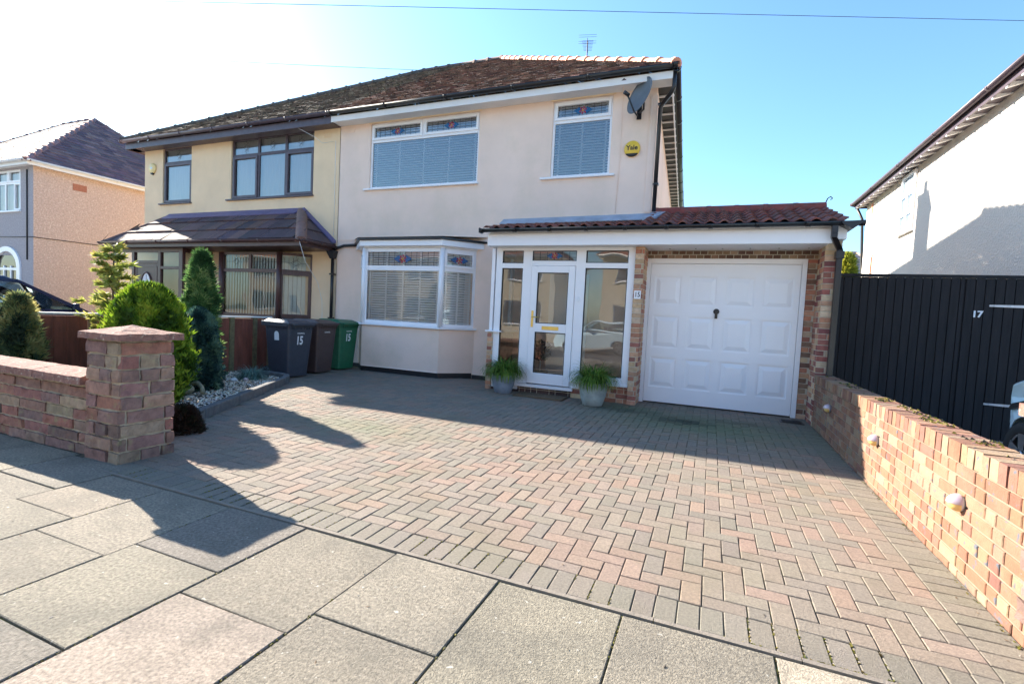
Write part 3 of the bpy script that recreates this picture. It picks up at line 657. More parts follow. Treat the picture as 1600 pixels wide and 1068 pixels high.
for (a, b, c_, d, l) in ((4.57, 4.96, .40, 2.20, 0), (4.57, 4.96, 2.285, 2.50, 0), (5.125, 5.90, 2.33, 2.50, 1), (6.06, 6.745, .46, 2.215, 0), (6.06, 6.745, 2.30, 2.50, 0)):
    p = MB(T); p.face([(a, -.035, c_), (b, -.035, c_), (b, -.035, d), (a, -.035, d)]); p.build('pane', M[glz], fo)
    p = MB(T); p.ring((a, b, c_, d), (a + .012, b - .012, c_ + .012, d - .012), -.045, -.012); p.build('glazing_bead', M['trim'] if not l else M['lead'], fo)
    if l:
        l = MB(T)
        for i in range(1, 6): x = a + (b - a) * i / 6; l.box(x - .003, x + .003, -.034, -.030, c_, d)
        for t in (.35, .7): l.box(a, b, -.033, -.0295, c_ + (d - c_) * t - .002, c_ + (d - c_) * t + .002)
        flower(l, (a + b) / 2, (c_ + d) / 2, -.027, .125, 1, 2, 3); l.build('leaded_motif', [M['lead'], M['stain_teal'], M['stain_red'], M['stain_amber']], fo)
# door
d = MB(T); a, b = 5.13, 5.895
d.box(a, a + .11, -.06, .016, .235, 2.245); d.box(b - .11, b, -.06, .016, .235, 2.245); d.box(a + .11, b - .11, -.06, .016, 2.13, 2.245); d.box(a + .11, b - .11, -.06, .016, .235, .42); d.box(a + .11, b - .11, -.06, .016, 1.12, 1.27)
do = d.build('porch_door', M['upvc'], H, bevel=.006)
for (c_, e) in ((.42, 1.12), (1.27, 2.13)):
    p = MB(T); p.face([(a + .11, -.02, c_), (b - .11, -.02, c_), (b - .11, -.02, e), (a + .11, -.02, e)]); p.build('pane', M[glz], do)
    p = MB(T); p.ring((a + .11, b - .11, c_, e), (a + .122, b - .122, c_ + .012, e - .012), -.03, .004); p.build('glazing_bead', M['trim'], do)
h = MB(T); h.box(a + .035, a + .072, .016, .026, 1.20, 1.48); h.tube([(a + .053, .026, 1.375), (a + .053, .065, 1.375), (a + .19, .065, 1.37)], .010, 8); h.build('handle', M['brass'], do, bevel=.002)
h = MB(T); h.box(a + .235, a + .53, .016, .026, 1.165, 1.225); h.build('letterbox', M['brass'], do, bevel=.003)
h = MB(T); h.box(5.955, 5.985, 0, .018, 1.66, 1.74); h.build('doorbell', M['sticker'], H, bevel=.003)
# porch side return, dwarf walls, step
brick_pier('porch_dwarf_wall', H, 4.36, 4.455, -1.0, -.02, .05, 1.07, '-y-x', seed=4)
s = MB(); s.box(4.32, 4.60, -1.04, -.01, 1.072, 1.10); s.build('porch_side_sill', M['upvc'], H, bevel=.005)
p = MB(); p.box(4.36, 4.42, -.96, -.02, 1.10, 1.16); p.box(4.36, 4.42, -.96, -.02, 2.46, 2.54); p.box(4.36, 4.42, -.96, -.88, 1.16, 2.46); p.box(4.36, 4.42, -.12, -.02, 1.16, 2.46); po = p.build('porch_side_window', M['upvc'], H, bevel=.004)
p = MB(); p.face([(4.39, -.12, 1.16), (4.39, -.88, 1.16), (4.39, -.88, 2.46), (4.39, -.12, 2.46)]); p.build('pane', M['glass'], po)
brick_pier('porch_plinth', H, 5.93, 6.86, -.965, -.85, .05, .318, '-y', seed=5, mort='mortar')
brick_pier('porch_step', H, 4.46, 5.93, -.955, -.85, .05, .165, '-y', pal=[(.07, .045, .04), (.11, .07, .055)], seed=6)
p = MB(); p.box(4.46, 6.86, -.9, 0, .02, .15); p.build('porch_floor', M['concrete'], H)
p = MB(); p.box(5.15, 5.90, -.012, -.001, .16, 2.2); p.box(5.22, 5.83, -.02, -.012, .3, 1.0); pi_ = p.build('inner_door', M['upvc'], H, bevel=.004)
p = MB(); p.lathe([(.13, 0), (.15, .25), (.12, .26)], (5.22, -.55, .15)); p.build('indoor_pot', M['trim'], H)
pr = random.Random(12); p = MB(); p.tube([(5.22, -.55, .38), (5.22, -.55, .62)], .015)
for i in range(700):
    v = Vector((pr.gauss(0, 1), pr.gauss(0, 1), pr.gauss(0, 1))).normalized() * pr.uniform(.15, .19); q = Vector((5.22, -.55, .78)) + v; s_ = .025; w = Vector((pr.uniform(-1, 1), pr.uniform(-1, 1), pr.uniform(-1, 1))) * s_; w2 = v.normalized().cross(w) * 1.2
    p.face([q - w, q + w2, q + w, q - w2], jit((.03, .05, .02), .4, pr))
p.build('topiary_ball', M['leaf'], H)
# garage
GY = -.562
brick_pier('porch_pier', H, 6.866, 6.99, -1.03, GY, .05, 2.55, '-y-x+x', seed=11)
brick_pier('garage_pier', H, 9.415, 9.60, -1.03, .3, .03, 2.62, '-y-x+x', seed=12, pal=PORCHB + [(.30, .10, .08), (.22, .08, .07)])
g = MB(); g.k = 1; g.box(6.99, 9.415, GY, GY + .1, 2.42, 2.60); g.box(9.30, 9.415, GY, GY + .1, .03, 2.42); g.k = 0
LB = [(.16, .09, .06), (.24, .15, .10), (.13, .07, .05), (.30, .20, .13)]
g.T = plane((6.99, GY), (1, 0)); bricks(g, g.T, 2.425, 2.425, 2.55, ch=.0625, bl=.108, pal=LB, rnd=random.Random(3))
g.T = plane((9.285, GY), (1, 0)); bricks(g, g.T, .13, .05, 2.42, pal=PORCHB + LB, rnd=random.Random(6)); g.T = None
g.build('garage_lintel', [M['brick'], M['mortar']], H)
g = MB(); g.box(6.99, 9.60, .28, 5.0, .03, 2.9); g.box(6.92, 9.60, .28, .31, 2.9, 3.28); g.build('garage_wall', M['render13'], H)
g = MB(FAC(GY)); g.ring((6.985, 9.285, .06, 2.425), (7.055, 9.215, .06, 2.345), -.07, .014)
go = g.build('garage_frame', M['upvc'], H, bevel=.005)
# up-and-over door with pressed panels
g = MB(FAC(GY - .012)); x0, x1, z0, z1 = 7.06, 9.21, .085, 2.34
cu = [(.105, .50), (.60, .995), (1.135, 1.55), (1.68, 2.06)]; cu = [(7.135, 7.545), (7.665, 8.075), (8.195, 8.605), (8.725, 9.135)]
rz_ = [(.33, .82), (.98, 1.50), (1.68, 2.14)]
pan = [(a, b, c_, d_) for a, b in cu for c_, d_ in rz_]
wall(g, FAC(GY - .012), x0, x1, z0, z1, pan, depth=.018)
for (a, b, c_, d_) in pan:
    n0, n1 = -.018, -.002; q = .055
    for (i0, i1, m0, m1) in ((0, .022, -.018, -.018), (.022, .085, -.018, -.001),):
        A = [(a + i0, m0, c_ + i0), (b - i0, m0, c_ + i0), (b - i0, m0, d_ - i0), (a + i0, m0, d_ - i0)]; B = [(a + i1, m1, c_ + i1), (b - i1, m1, c_ + i1), (b - i1, m1, d_ - i1), (a + i1, m1, d_ - i1)]
        for k in range(4): p = (k + 1) % 4; g.face([A[k], A[p], B[p], B[k]])
    i1 = .085; g.face([(a + i1, -.001, c_ + i1), (b - i1, -.001, c_ + i1), (b - i1, -.001, d_ - i1), (a + i1, -.001, d_ - i1)])
gd = g.build('garage_door', M['upvc'], H)
h = MB(FAC(GY - .012)); h.box(8.055, 8.125, 0, .02, 1.585, 1.605); h.lathe([(.045, 0), (.045, .012), (.02, .014)], (8.09, .0, 1.60), 16, axis='y'); h.box(8.07, 8.11, .0, .03, 1.49, 1.60); h.build('handle', M['black'], gd, bevel=.003)
# airbrick
for (x, z) in ((.20, 5.27), (.50, 2.62)):
    v = MB(F0); v.box(x, x + .2, 0, .008, z, z + .10); [v.box(x + .01 + i * .031, x + .025 + i * .031, .008, .012, z + .01, z + .09) for i in range(6)]; v.build('airbrick', M['render15'], H)
v = MB(); v.tube([(6.83, -.02, 5.30), (6.83, -.015, 3.4), (6.90, -.02, 3.32)], .006, 6); v.tube([(6.35, -.30, 5.46), (6.33, -.02, 5.36), (6.32, -.012, 5.2), (6.33, -.01, 4.3), (6.3, -.01, 3.3)], .004, 6); v.build('wall_cable', M['render15'], H)
v = MB(); v.face([(6.33, -.323, 5.47), (6.42, -.323, 5.47), (6.375, -.323, 5.51)]); v.build('fascia_vent', M['brown'], H)
# drain pipe from bay roof to party wall
v = MB(); v.tube([(.66, -.05, 2.77), (.25, -.05, 2.76), (.02, -.05, 2.70), (-.06, -.06, 2.62)], .032, 8); v.build('branch_pipe', M['black'], H)
# ================================================================== HOUSE 13
H3 = thing('semi_detached_house', 'yellow rendered house with dark brown window frames and a tiled canopy over its bay', 'house', (0, 0, 0))
hw = MB()
wall(hw, F0, -6.86, -.004, .0, 5.47, [(-6.10, -4.95, 3.945, 5.42), (-3.47, -.765, 3.95, 5.44), (-3.33, -.95, 1.08, 2.5)])
hw.face([(-6.86, 0, 0), (-6.86, 0, 5.47), (-6.86, 9.6, 5.47), (-6.86, 9.6, 0)]); hw.face([(-6.86, 9.6, 0), (-.004, 9.6, 0), (-.004, 9.6, 5.47), (-6.86, 9.6, 5.47)])
hw.build('wall', M['render13'], H3)
room(H3, -6.6, -.1, .30, 3.4, 3.3, 5.42); room(H3, -4.0, -.1, .45, 4.2, .2, 2.95)
za, zt, z1 = 3.945, 5.03, 5.42
window(H3, F0, (-6.10, -4.95, za, z1), [(-6.10, -4.95, zt, z1, 'd'), (-6.10, -4.95, za, zt, 's')], 'purple', gm='glass_up', blind='net', back=-.09, sillx=(.1, .03), sash=.06)
c3 = (-3.47 + .765) / -3
xs3 = [-3.47, -3.47 + c3, -3.47 + 2 * c3, -.765]
window(H3, F0, (-3.47, -.765, 3.95, 5.44), [(xs3[i], xs3[i + 1], zt, 5.44, 'd') for i in range(3)] + [(xs3[0], xs3[1], 3.95, zt, 's'), (xs3[1], xs3[2], 3.95, zt, 'f'), (xs3[2], xs3[3], 3.95, zt, 's')], 'purple', gm='glass_up', blind='net', back=-.09, sillx=(.12, .03), sash=.06)
bx3 = [(-3.59, 0.), (-3.08, -.522), (-1.20, -.522), (-.69, 0.)]
b = MB(); strip(b, bx3, .05, 1.02); b.face([(x, y, 1.02) for x, y in bx3][::-1]); b.build('bay_wall', M['render13'], H3)
z0, z1, zt = 1.05, 2.56, 2.13
window(H3, plane((-3.08, -.522), (1, 0)), (0, 1.88, z0, z1), [(0, 1.88, z0, zt, 'f'), (0, .94, zt, z1, 'd'), (.94, 1.88, zt, z1, 'd')], 'brown', blind='vertical', fr=.06, name='bay_window', back=-.07, sillx=(.03, .03))
T, L = seg_T((-1.20, -.522), (-.69, 0)); window(H3, T, (0, L, z0, z1), [(0, L, z0, zt, 's'), (0, L, zt, z1, 'd')], 'brown', blind='vertical', fr=.06, name='bay_window', back=-.07, sillx=(.03, .03))
T, L = seg_T((-3.59, 0), (-3.08, -.522)); window(H3, T, (0, L, z0, z1), [(0, L, z0, zt, 's'), (0, L, zt, z1, 'd')], 'brown', blind='vertical', fr=.06, name='bay_window', back=-.07, sillx=(.03, .03))
for x in (-3.08, -1.20): p = MB(); p.tube([(x, -.505, z0), (x, -.505, z1)], .06, 8); p.build('bay_post', M['brown'], H3)
# canopy
TZ, EZ = 3.60, 2.76
A_, B_, C_, D_ = (-6.83, -1.03, EZ), (-.03, -1.03, EZ), (-1.05, -.02, TZ), (-5.80, -.02, TZ)
r = MB(); CT = [(.085, .05, .055), (.11, .062, .06), (.07, .045, .055), (.13, .07, .06)]
tiles(r, A_, B_, D_, C_, w=.33, g=.34, th=.03, pal=CT, rnd=random.Random(31)); tiles(r, B_, (-.03, -.02, EZ), C_, C_, w=.33, g=.34, th=.03, pal=CT); tiles(r, (-6.83, -.02, EZ), A_, D_, D_, w=.33, g=.34, th=.03, pal=CT)
r.build('canopy_roof', M['tile_plain'], H3)
r = MB(); ridge(r, B_, C_, r=.12, seg=.75, col=(.20, .12, .10), flange=.005, drop=.06); r.build('canopy_hip_tiles', M['tile_plain'], H3)
r = MB(); ridge(r, A_, D_, r=.07, seg=.75, col=(.14, .08, .07), flange=.004, drop=.04); r.build('canopy_hip_tiles', M['tile_plain'], H3)
r = MB(); r.hexa([(-5.80, -.20, TZ - .12), (-1.10, -.20, TZ - .12), (-1.02, -.01, TZ + .03), (-5.80, -.01, TZ + .03), (-5.80, -.21, TZ - .10), (-1.10, -.21, TZ - .10), (-1.02, -.01, TZ + .06), (-5.80, -.01, TZ + .06)])
r.hexa([(-.98, -.10, TZ - .02), (-.06, -.10, EZ + .06), (-.02, -.01, EZ + .06), (-1.0, -.01, TZ + .02), (-.98, -.10, TZ + .02), (-.06, -.10, EZ + .10), (-.02, -.01, EZ + .12), (-1.0, -.01, TZ + .07)])
r.build('canopy_flashing', mat('purple_flashing', (.12, .10, .20), .5, .15, 6), H3)
r = MB(); r.box(-6.80, -.05, -1.02, -1.0, 2.62, 2.74); r.box(-.07, -.05, -1.0, 0, 2.62, 2.74); r.box(-6.80, -6.78, -1.0, 0, 2.62, 2.74); r.box(-6.78, -.07, -1.0, -.005, 2.63, 2.65); r.build('canopy_fascia', M['brown'], H3)
r = MB(); gutter(r, (-6.88, -1.07, 2.755), (.0, -1.07, 2.755), .055, 6); gutter(r, (.02, -1.05, 2.755), (.02, -.03, 2.74), .055, 2); r.build('canopy_gutter', M['brown'], H3)
# porch of 13 (brown frames)
PY3 = -.80; T = FAC(PY3)
f = MB(T); V = [(-6.76, -6.66), (-6.02, -5.92), (-4.98, -4.88), (-4.20, -4.06)]
for a, b in V: f.box(a, b, -.08, 0, .05, 2.62)
for a, b in ((-6.66, -6.02), (-4.88, -4.20)): f.box(a, b, -.08, 0, 2.52, 2.62); f.box(a, b, -.08, 0, 2.10, 2.17); f.box(a, b, -.08, 0, 1.03, 1.10); f.box(a, b, -.05, -.03, .05, 1.03)
f.box(-5.92, -4.98, -.08, 0, 2.52, 2.62); f.box(-5.92, -4.98, -.08, 0, 2.24, 2.31)
f.T = None; f.box(-4.14, -4.06, -.12, -.02, .05, 2.62); f.box(-4.14, -4.06, -.72, -.12, 2.52, 2.62); f.box(-4.14, -4.06, -.72, -.12, 2.10, 2.17); f.box(-4.14, -4.06, -.72, -.12, .05, 1.05)
f3 = f.build('porch_frame', M['brown'], H3, bevel=.005)
for (a, b, c_, d_) in ((-6.66, -6.02, 2.17, 2.52), (-6.66, -6.02, 1.10, 2.10), (-4.88, -4.20, 2.17, 2.52), (-4.88, -4.20, 1.10, 2.10), (-5.92, -4.98, 2.31, 2.52)):
    p = MB(T); p.face([(a, -.04, c_), (b, -.04, c_), (b, -.04, d_), (a, -.04, d_)]); p.build('pane', M['glass'], f3)
for (c_, d_) in ((2.17, 2.52), (1.05, 2.10)): p = MB(); p.face([(-4.10, -.72, c_), (-4.10, -.12, c_), (-4.10, -.12, d_), (-4.10, -.72, d_)]); p.build('pane', M['glass'], f3)
d = MB(T); d.box(-5.92, -4.98, -.06, -.02, .08, 2.24); d.ring((-5.87, -5.03, .15, 2.18), (-5.83, -5.07, .19, 2.14), -.02, -.012)
d3 = d.build('porch_door', M['brown'], H3, bevel=.004)
p = MB(T); p.face([(-5.45 + .20 * math.cos(t), -.016, 1.62 + .38 * math.sin(t)) for t in [j * math.pi / 12 for j in range(24)]]); p.build('oval_pane', M['sticker'], d3)
p = MB(T)
O = [(-5.45 + .21 * math.cos(t), -.012, 1.62 + .39 * math.sin(t)) for t in [j * math.pi / 12 for j in range(25)]]; p.tube(O, .022, 6, caps=False); p.build('oval_trim', M['brown'], d3)
p = MB(T)
for (x0, z0_, x1, z1_) in ((-5.45, 1.28, -5.45, 1.95), (-5.45, 1.45, -5.56, 1.62), (-5.45, 1.45, -5.34, 1.62), (-5.56, 1.62, -5.45, 1.8), (-5.34, 1.62, -5.45, 1.8)): p.tube([(x0, -.012, z0_), (x1, -.012, z1_)], .005, 4)
p.build('lead_motif', M['lead'], d3)
p = MB(); p.face([(-6.7, -.3, .05), (-4.15, -.3, .05), (-4.15, -.3, 2.6), (-6.7, -.3, 2.6)]); p.build('porch_back_wall', M['render13'], H3)
# eaves and roof of 13
f = MB(); f.box(-7.17, .01, -.322, -.30, 5.38, 5.54); f.box(-7.17, .01, -.30, 0, 5.405, 5.42); f.box(-7.17, -7.15, -.30, 9.6, 5.38, 5.54); f.box(-7.15, -6.86, -.3, 9.6, 5.405, 5.42); f.build('fascia', M['purple'], H3, bevel=.004)
f = MB(); gutter(f, (-7.25, -.385, 5.60), (.02, -.385, 5.60), .062, 6); f.build('gutter', M['purple'], H3)
r = MB(); MOSS = [(.12, .088, .068), (.16, .115, .085), (.085, .066, .055), (.20, .15, .11), (.10, .075, .06)]
tiles(r, (-7.27, -.43, EV), (-.005, -.43, EV), (-1.43, 5.42, 9.38), (-.005, 5.42, 9.38), pal=MOSS, rnd=random.Random(22), bump=.05)
r.build('roof', M['tile_dark'], H3)
r = MB(); tiles(r, (-7.27, 11.2, EV), (-7.27, -.43, EV), (-1.43, 5.42, 9.38), (-1.43, 5.42, 9.38), w=.34, g=.23, pal=MOSS); tiles(r, (-.005, 11.2, EV), (-7.27, 11.2, EV), (-.005, 5.42, 9.38), (-1.43, 5.42, 9.38), w=.34, g=.23, pal=MOSS); r.build('roof', M['tile_dark'], H3)
r = MB(); ridge(r, (-7.22, -.38, EV + .04), (-1.43, 5.42, 9.42), r=.10, seg=.43, col=(.12, .09, .07)); r.build('hip_tiles', M['tile_dark'], H3)
r = MB(); ridge(r, (-1.43, 5.42, 9.40), (-.01, 5.42, 9.40), col=(.12, .08, .07)); r.build('ridge_tiles', M['tile_dark'], H3)
v = MB(F0); v.box(-.48, -.28, 0, .008, 5.22, 5.32); [v.box(-.47 + i * .031, -.455 + i * .031, .008, .012, 5.23, 5.31) for i in range(6)]; v.build('airbrick', M['render13'], H3)
v = MB(F0); v.box(-.34, -.14, 0, .008, 2.5, 2.6); v.build('airbrick', M['render13'], H3)
v = MB(); v.tube([(-.06, -.06, 1.0), (-.06, -.06, 2.46)], .036, 10); v.tube([(-.06, -.06, .05), (-.06, -.06, 1.0)], .036, 10); v.hexa([(-.10, -.11, 2.46), (-.02, -.11, 2.46), (-.02, -.01, 2.46), (-.10, -.01, 2.46), (-.17, -.17, 2.64), (.05, -.17, 2.64), (.05, 0, 2.64), (-.17, 0, 2.64)])
for z in (1.1, 2.1): v.box(-.11, -.01, -.11, 0, z, z + .03)
v.build('downpipe', M['black'], H3)
v = MB(); v.tube([(-.02, -1.10, 2.74), (-.03, -.9, 2.3), (-.20, -.35, 1.9), (-.30, -.1, 1.5), (-.36, -.02, 1.2), (-.36, -.02, .6)], .005, 6); v.tube([(-1.1, -.31, 5.45), (-.6, -.15, 5.2), (-.5, -.01, 5.1), (-.12, -.01, 5.12), (-.10, -.01, 3.0)], .005, 6); v.build('wall_cable', M['sticker'], H3)
# chimney behind ridge (casts shadow on number 17)
ch = brick_pier('chimney', H, 1.7, 2.5, 7.7, 8.3, 7.0, 9.75, '-y-x+x+y', seed=20)
p = MB(); p.box(1.66, 2.54, 7.66, 8.34, 9.75, 9.85); p.lathe([(.12, 9.85), (.10, 10.2), (.13, 10.25), (.11, 10.28)], (2.1, 8.0, 0)); p.build('chimney_pot', M['terracotta'], H)
# ================================================================== generic hipped house
def hipped(parent, x0, x1, y0, y1, ze, wallm, tilem, pal, pitch=.65, ov=.32, wallf=None, w=.34, g=.24, ridgecol=(.30, .15, .11), holes=[], fasc='white_paint'):
    wl = MB()
    wl.face([(x1, y1, 0), (x0, y1, 0), (x0, y1, ze), (x1, y1, ze)]); wl.face([(x0, y1, 0), (x0, y0, 0), (x0, y0, ze), (x0, y1, ze)]); wl.face([(x1, y0, 0), (x1, y1, 0), (x1, y1, ze), (x1, y0, ze)])
    wl.build('side_wall', M[wallm], parent)
    wl = MB(); wall(wl, FAC(y0), x0, x1, 0, ze, holes); wl.build('front_wall', M[wallf or wallm], parent)
    X0, X1, Y0, Y1 = x0 - ov, x1 + ov, y0 - ov, y1 + ov; D = (Y1 - Y0) / 2; zr = ze + .1 + D * pitch; ym = (Y0 + Y1) / 2; e = ze + .1
    r = MB(); rd = random.Random(5)
    tiles(r, (X0, Y0, e), (X1, Y0, e), (X0 + D, ym, zr), (X1 - D, ym, zr), w, g, pal=pal, rnd=rd, th=.018); tiles(r, (X1, Y0, e), (X1, Y1, e), (X1 - D, ym, zr), (X1 - D, ym, zr), w, g, pal=pal, rnd=rd, th=.018)
    tiles(r, (X1, Y1, e), (X0, Y1, e), (X1 - D, ym, zr), (X0 + D, ym, zr), w, g, pal=pal, rnd=rd, th=.018); tiles(r, (X0, Y1, e), (X0, Y0, e), (X0 + D, ym, zr), (X0 + D, ym, zr), w, g, pal=pal, rnd=rd, th=.018)
    ro = r.build('roof', M[tilem], parent)
    r = MB()
    for a, b in (((X0, Y0, e), (X0 + D, ym, zr)), ((X1, Y0, e), (X1 - D, ym, zr)), ((X1, Y1, e), (X1 - D, ym, zr)), ((X0, Y1, e), (X0 + D, ym, zr)), ((X0 + D, ym, zr), (X1 - D, ym, zr))): ridge(r, a, b, r=.10, seg=.45, col=ridgecol, drop=.06)
    r.build('ridge_tiles', M[tilem], parent)
    f = MB()
    for (a, b, c, d) in ((X0 + .05, X1 - .05, Y0 + .05, Y0 + .08), (X0 + .05, X1 - .05, Y1 - .08, Y1 - .05), (X0 + .05, X0 + .08, Y0 + .08, Y1 - .08), (X1 - .08, X1 - .05, Y0 + .08, Y1 - .08)): f.box(a, b, c, d, ze - .05, ze + .09)
    f.box(X0 + .08, X1 - .08, Y0 + .08, Y1 - .08, ze, ze + .02); f.build('fascia', M[fasc], parent)
    f = MB(); k = .0
    gutter(f, (X0 - k, Y0 - .02, e), (X1 + k, Y0 - .02, e), .06); gutter(f, (X1 + .02, Y0, e), (X1 + .02, Y1, e), .06); gutter(f, (X0 - .02, Y1, e), (X0 - .02, Y0, e), .06); f.build('gutter', M[fasc], parent)
    return zr
# ---- house 11 (far left)
HL = thing('detached_house', 'pink pebbledashed house at far left with purple-brown roof', 'house')
hipped(HL, -21.5, -12.45, 0, 6.95, 5.42, 'pebble11', 'bluetile', [(.13, .085, .10), (.16, .10, .11), (.10, .07, .09), (.18, .12, .12)], wallf='shaded_grey11', holes=[(-14.75, -13.2, 4.0, 5.36), (-14.7, -13.35, .1, 2.55)], w=.30, g=.20, pitch=.80, ridgecol=(.22, .13, .13))
window(HL, F0, (-14.75, -13.2, 4.0, 5.36), [(-14.75, -13.98, 4.93, 5.36, 's'), (-13.98, -13.2, 4.93, 5.36, 's'), (-14.75, -14.2, 4.0, 4.93, 'f'), (-14.2, -13.65, 4.0, 4.93, 'f'), (-13.65, -13.2, 4.0, 4.93, 's')], 'upvc', blind='net', back=-.08)
room(HL, -15.2, -13, .3, 3, 3.4, 5.38)
a = MB(F0)
def archpts(cx, r, z, n=14): return [(cx + r * math.cos(math.pi * j / n), z + r * .8 * math.sin(math.pi * j / n)) for j in range(n + 1)]
ao, ai = archpts(-14.02, .86, 2.15), archpts(-14.02, .66, 2.15)
for k in range(14):
    (x0_, z0_), (x1_, z1_) = ao[k], ao[k + 1]; (x2_, z2_), (x3_, z3_) = ai[k], ai[k + 1]
    a.hexa([(x0_, 0, z0_), (x1_, 0, z1_), (x3_, 0, z3_), (x2_, 0, z2_), (x0_, .05, z0_), (x1_, .05, z1_), (x3_, .05, z3_), (x2_, .05, z2_)])
a.box(-14.88, -14.68, 0, .05, .05, 2.15); a.box(-13.36, -13.16, 0, .05, .05, 2.15); ar = a.build('arch_surround', M['upvc'], HL)
a = MB(F0); 
for x in (-14.68, -14.25, -13.82, -13.40): a.box(x, x + .05, -.03, .02, .05, 2.2)
a.box(-14.66, -13.38, -.03, .019, 2.05, 2.13); a.box(-14.66, -13.38, -.03, .019, .95, 1.03)
a.build('arch_door_frame', M['upvc'], HL)
a = MB(F0); a.face([(-14.02 + .66, -.02, .1)] + [(x, -.02, z) for x, z in ai] + [(-14.02 - .66, -.02, .1)]); a.build('arch_pane', M['glass'], HL)
a = MB(F0); a.box(-14.68, -13.36, -.12, -.06, .05, 2.8); a.build('porch_interior', M['inside'], HL)
v = MB(); v.tube([(-15.5, -.012, 3.18), (-12.44, -.014, 3.13), (-12.43, .0, 3.13)], .012, 6); v.tube([(-12.435, .0, 3.13), (-12.43, 3.2, 3.15)], .012, 6); v.tube([(-12.78, -.02, 2.4), (-12.78, -.02, 5.3)], .02, 6); v.build('wall_cable', M['trim'], HL)
v = MB(); v.box(-12.452, -12.435, 1.05, 1.45, 4.9, 5.12, (.40, .16, .10)); v.build('airbrick', M['brick'], HL)
# ---- house 17 (right)
HR = thing('detached_house', 'white roughcast house on the right with open eaves and a narrow side window', 'house')
hipped(HR, 12.3, 19.2, -.3, 9.55, 5.38, 'dash17', 'bluetile', [(.20, .10, .08), (.26, .13, .10), (.17, .09, .08)], fasc='purple', holes=[(13.2, 15.6, 3.9, 5.2)])
window(HR, FAC(-.3), (13.2, 15.6, 3.9, 5.2), [(13.2, 14.4, 3.9, 5.2, 'f'), (14.4, 15.6, 3.9, 5.2, 's')], 'upvc', blind='net')
T = plane((12.3, 6.35), (0, -1), (-1, 0))
window(HR, T, (0, .86, 3.90, 5.32), [(0, .86, 4.82, 5.32, 'f'), (0, .43, 3.90, 4.36, 'f'), (.43, .86, 3.90, 4.36, 'f'), (0, .43, 4.36, 4.82, 'f'), (.43, .86, 4.36, 4.82, 'f')], 'upvc', blind=None, back=.004, fr=.06, silld=.10)
p = MB(T); p.box(.04, .82, -.0, .006, 3.94, 5.30); p.build('window_backing', mat('blue_pane_reflection', (.34, .42, .50), .6, .1, 3), HR)  # light blue reflection of the panes painted on a panel behind them
for i in range(24):
    y = -.1 + i * .42; f = MB(); f.hexa([(12.04, y, 5.30), (12.30, y, 5.37), (12.30, y + .05, 5.37), (12.04, y + .05, 5.30), (12.04, y, 5.36), (12.30, y, 5.43), (12.30, y + .05, 5.43), (12.04, y + .05, 5.36)]); f.build('rafter_end', M['white_paint'], HR)
v = MB(); v.tube([(12.27, 8.5, .1), (12.27, 8.5, 3.62), (12.27, 8.4, 3.67)], .02, 6); v.build('wall_pipe', M['terracotta'], HR)
v = MB(); v.box(12.28, 12.30, 8.9, 9.05, 5.0, 5.3); v.build('airbrick', M['terracotta'], HR)
v = MB(); v.tube([(12.1, 9.9, 5.4), (12.25, 9.8, 5.0), (12.35, 9.7, 3.0), (12.35, 9.7, .1)], .04, 8); v.build('downpipe', M['trim'], HR)
# ---- distant house
HD = thing('distant_house', 'distant grey-roofed house seen over the black gate beside the brick garage pier', 'house')
hipped(HD, 8.5, 17.35, 25, 28, 4.45, 'dash17', 'bluetile', [(.10, .10, .13), (.13, .13, .15)], pitch=.95, ridgecol=(.5, .32, .24))
# ---- opposite houses (behind the camera, seen only in reflections)
HO = thing('opposite_house', 'cream rendered house across the road', 'house', (0, 0, 0), 0, 'houses across the road')
hipped(HO, -6.4, 6.4, 0, 8, 5.3, 'opp', 'tile_plain', [(.30, .12, .08), (.36, .15, .10), (.25, .10, .07)], holes=[(-5.6, -3.2, 3.7, 5.0), (-2.2, -1.2, 3.9, 5.0), (1.2, 2.2, 3.9, 5.0), (3.2, 5.6, 3.7, 5.0), (-5.6, -3.0, .9, 2.4), (3.0, 5.6, .9, 2.4), (-2.0, -.8, .05, 2.2), (.8, 2.0, .05, 2.2)], w=.5, g=.4)
for (a, b, c_, d_) in ((-5.6, -3.2, 3.7, 5.0), (-2.2, -1.2, 3.9, 5.0), (1.2, 2.2, 3.9, 5.0), (3.2, 5.6, 3.7, 5.0), (-5.6, -3.0, .9, 2.4), (3.0, 5.6, .9, 2.4)):
    mid = (a + b) / 2; window(HO, F0, (a, b, c_, d_), [(a, mid, c_, d_, 'f'), (mid, b, c_, d_, 'f')], 'upvc', blind='net', fr=.07)
for x in (-2.0, .8): d = MB(F0); d.box(x, x + 1.2, -.10, -.05, .05, 2.2); d.box(x + .3, x + .9, -.05, -.04, 1.0, 1.9); d.build('front_door', M['purple'], HO)
HO.rotation_euler = (0, 0, math.pi); HO.location = (8, -23.5, 0)
for x in (-24, -8, 24, 40): c = copy_tree(HO); c.location = (x, -23.5, 0)
for nm, xa, xb in (('far_garden_wall', -30, 3), ('far_garden_wall', 6, 32)):
    g = MB(); g.box(xa, xb, -18.5, -18.3, 0, .8); tag(g.build(nm, M['brick'] if False else M['opp']), 'low cream wall along the far side of the road', 'wall', 'walls across the road')
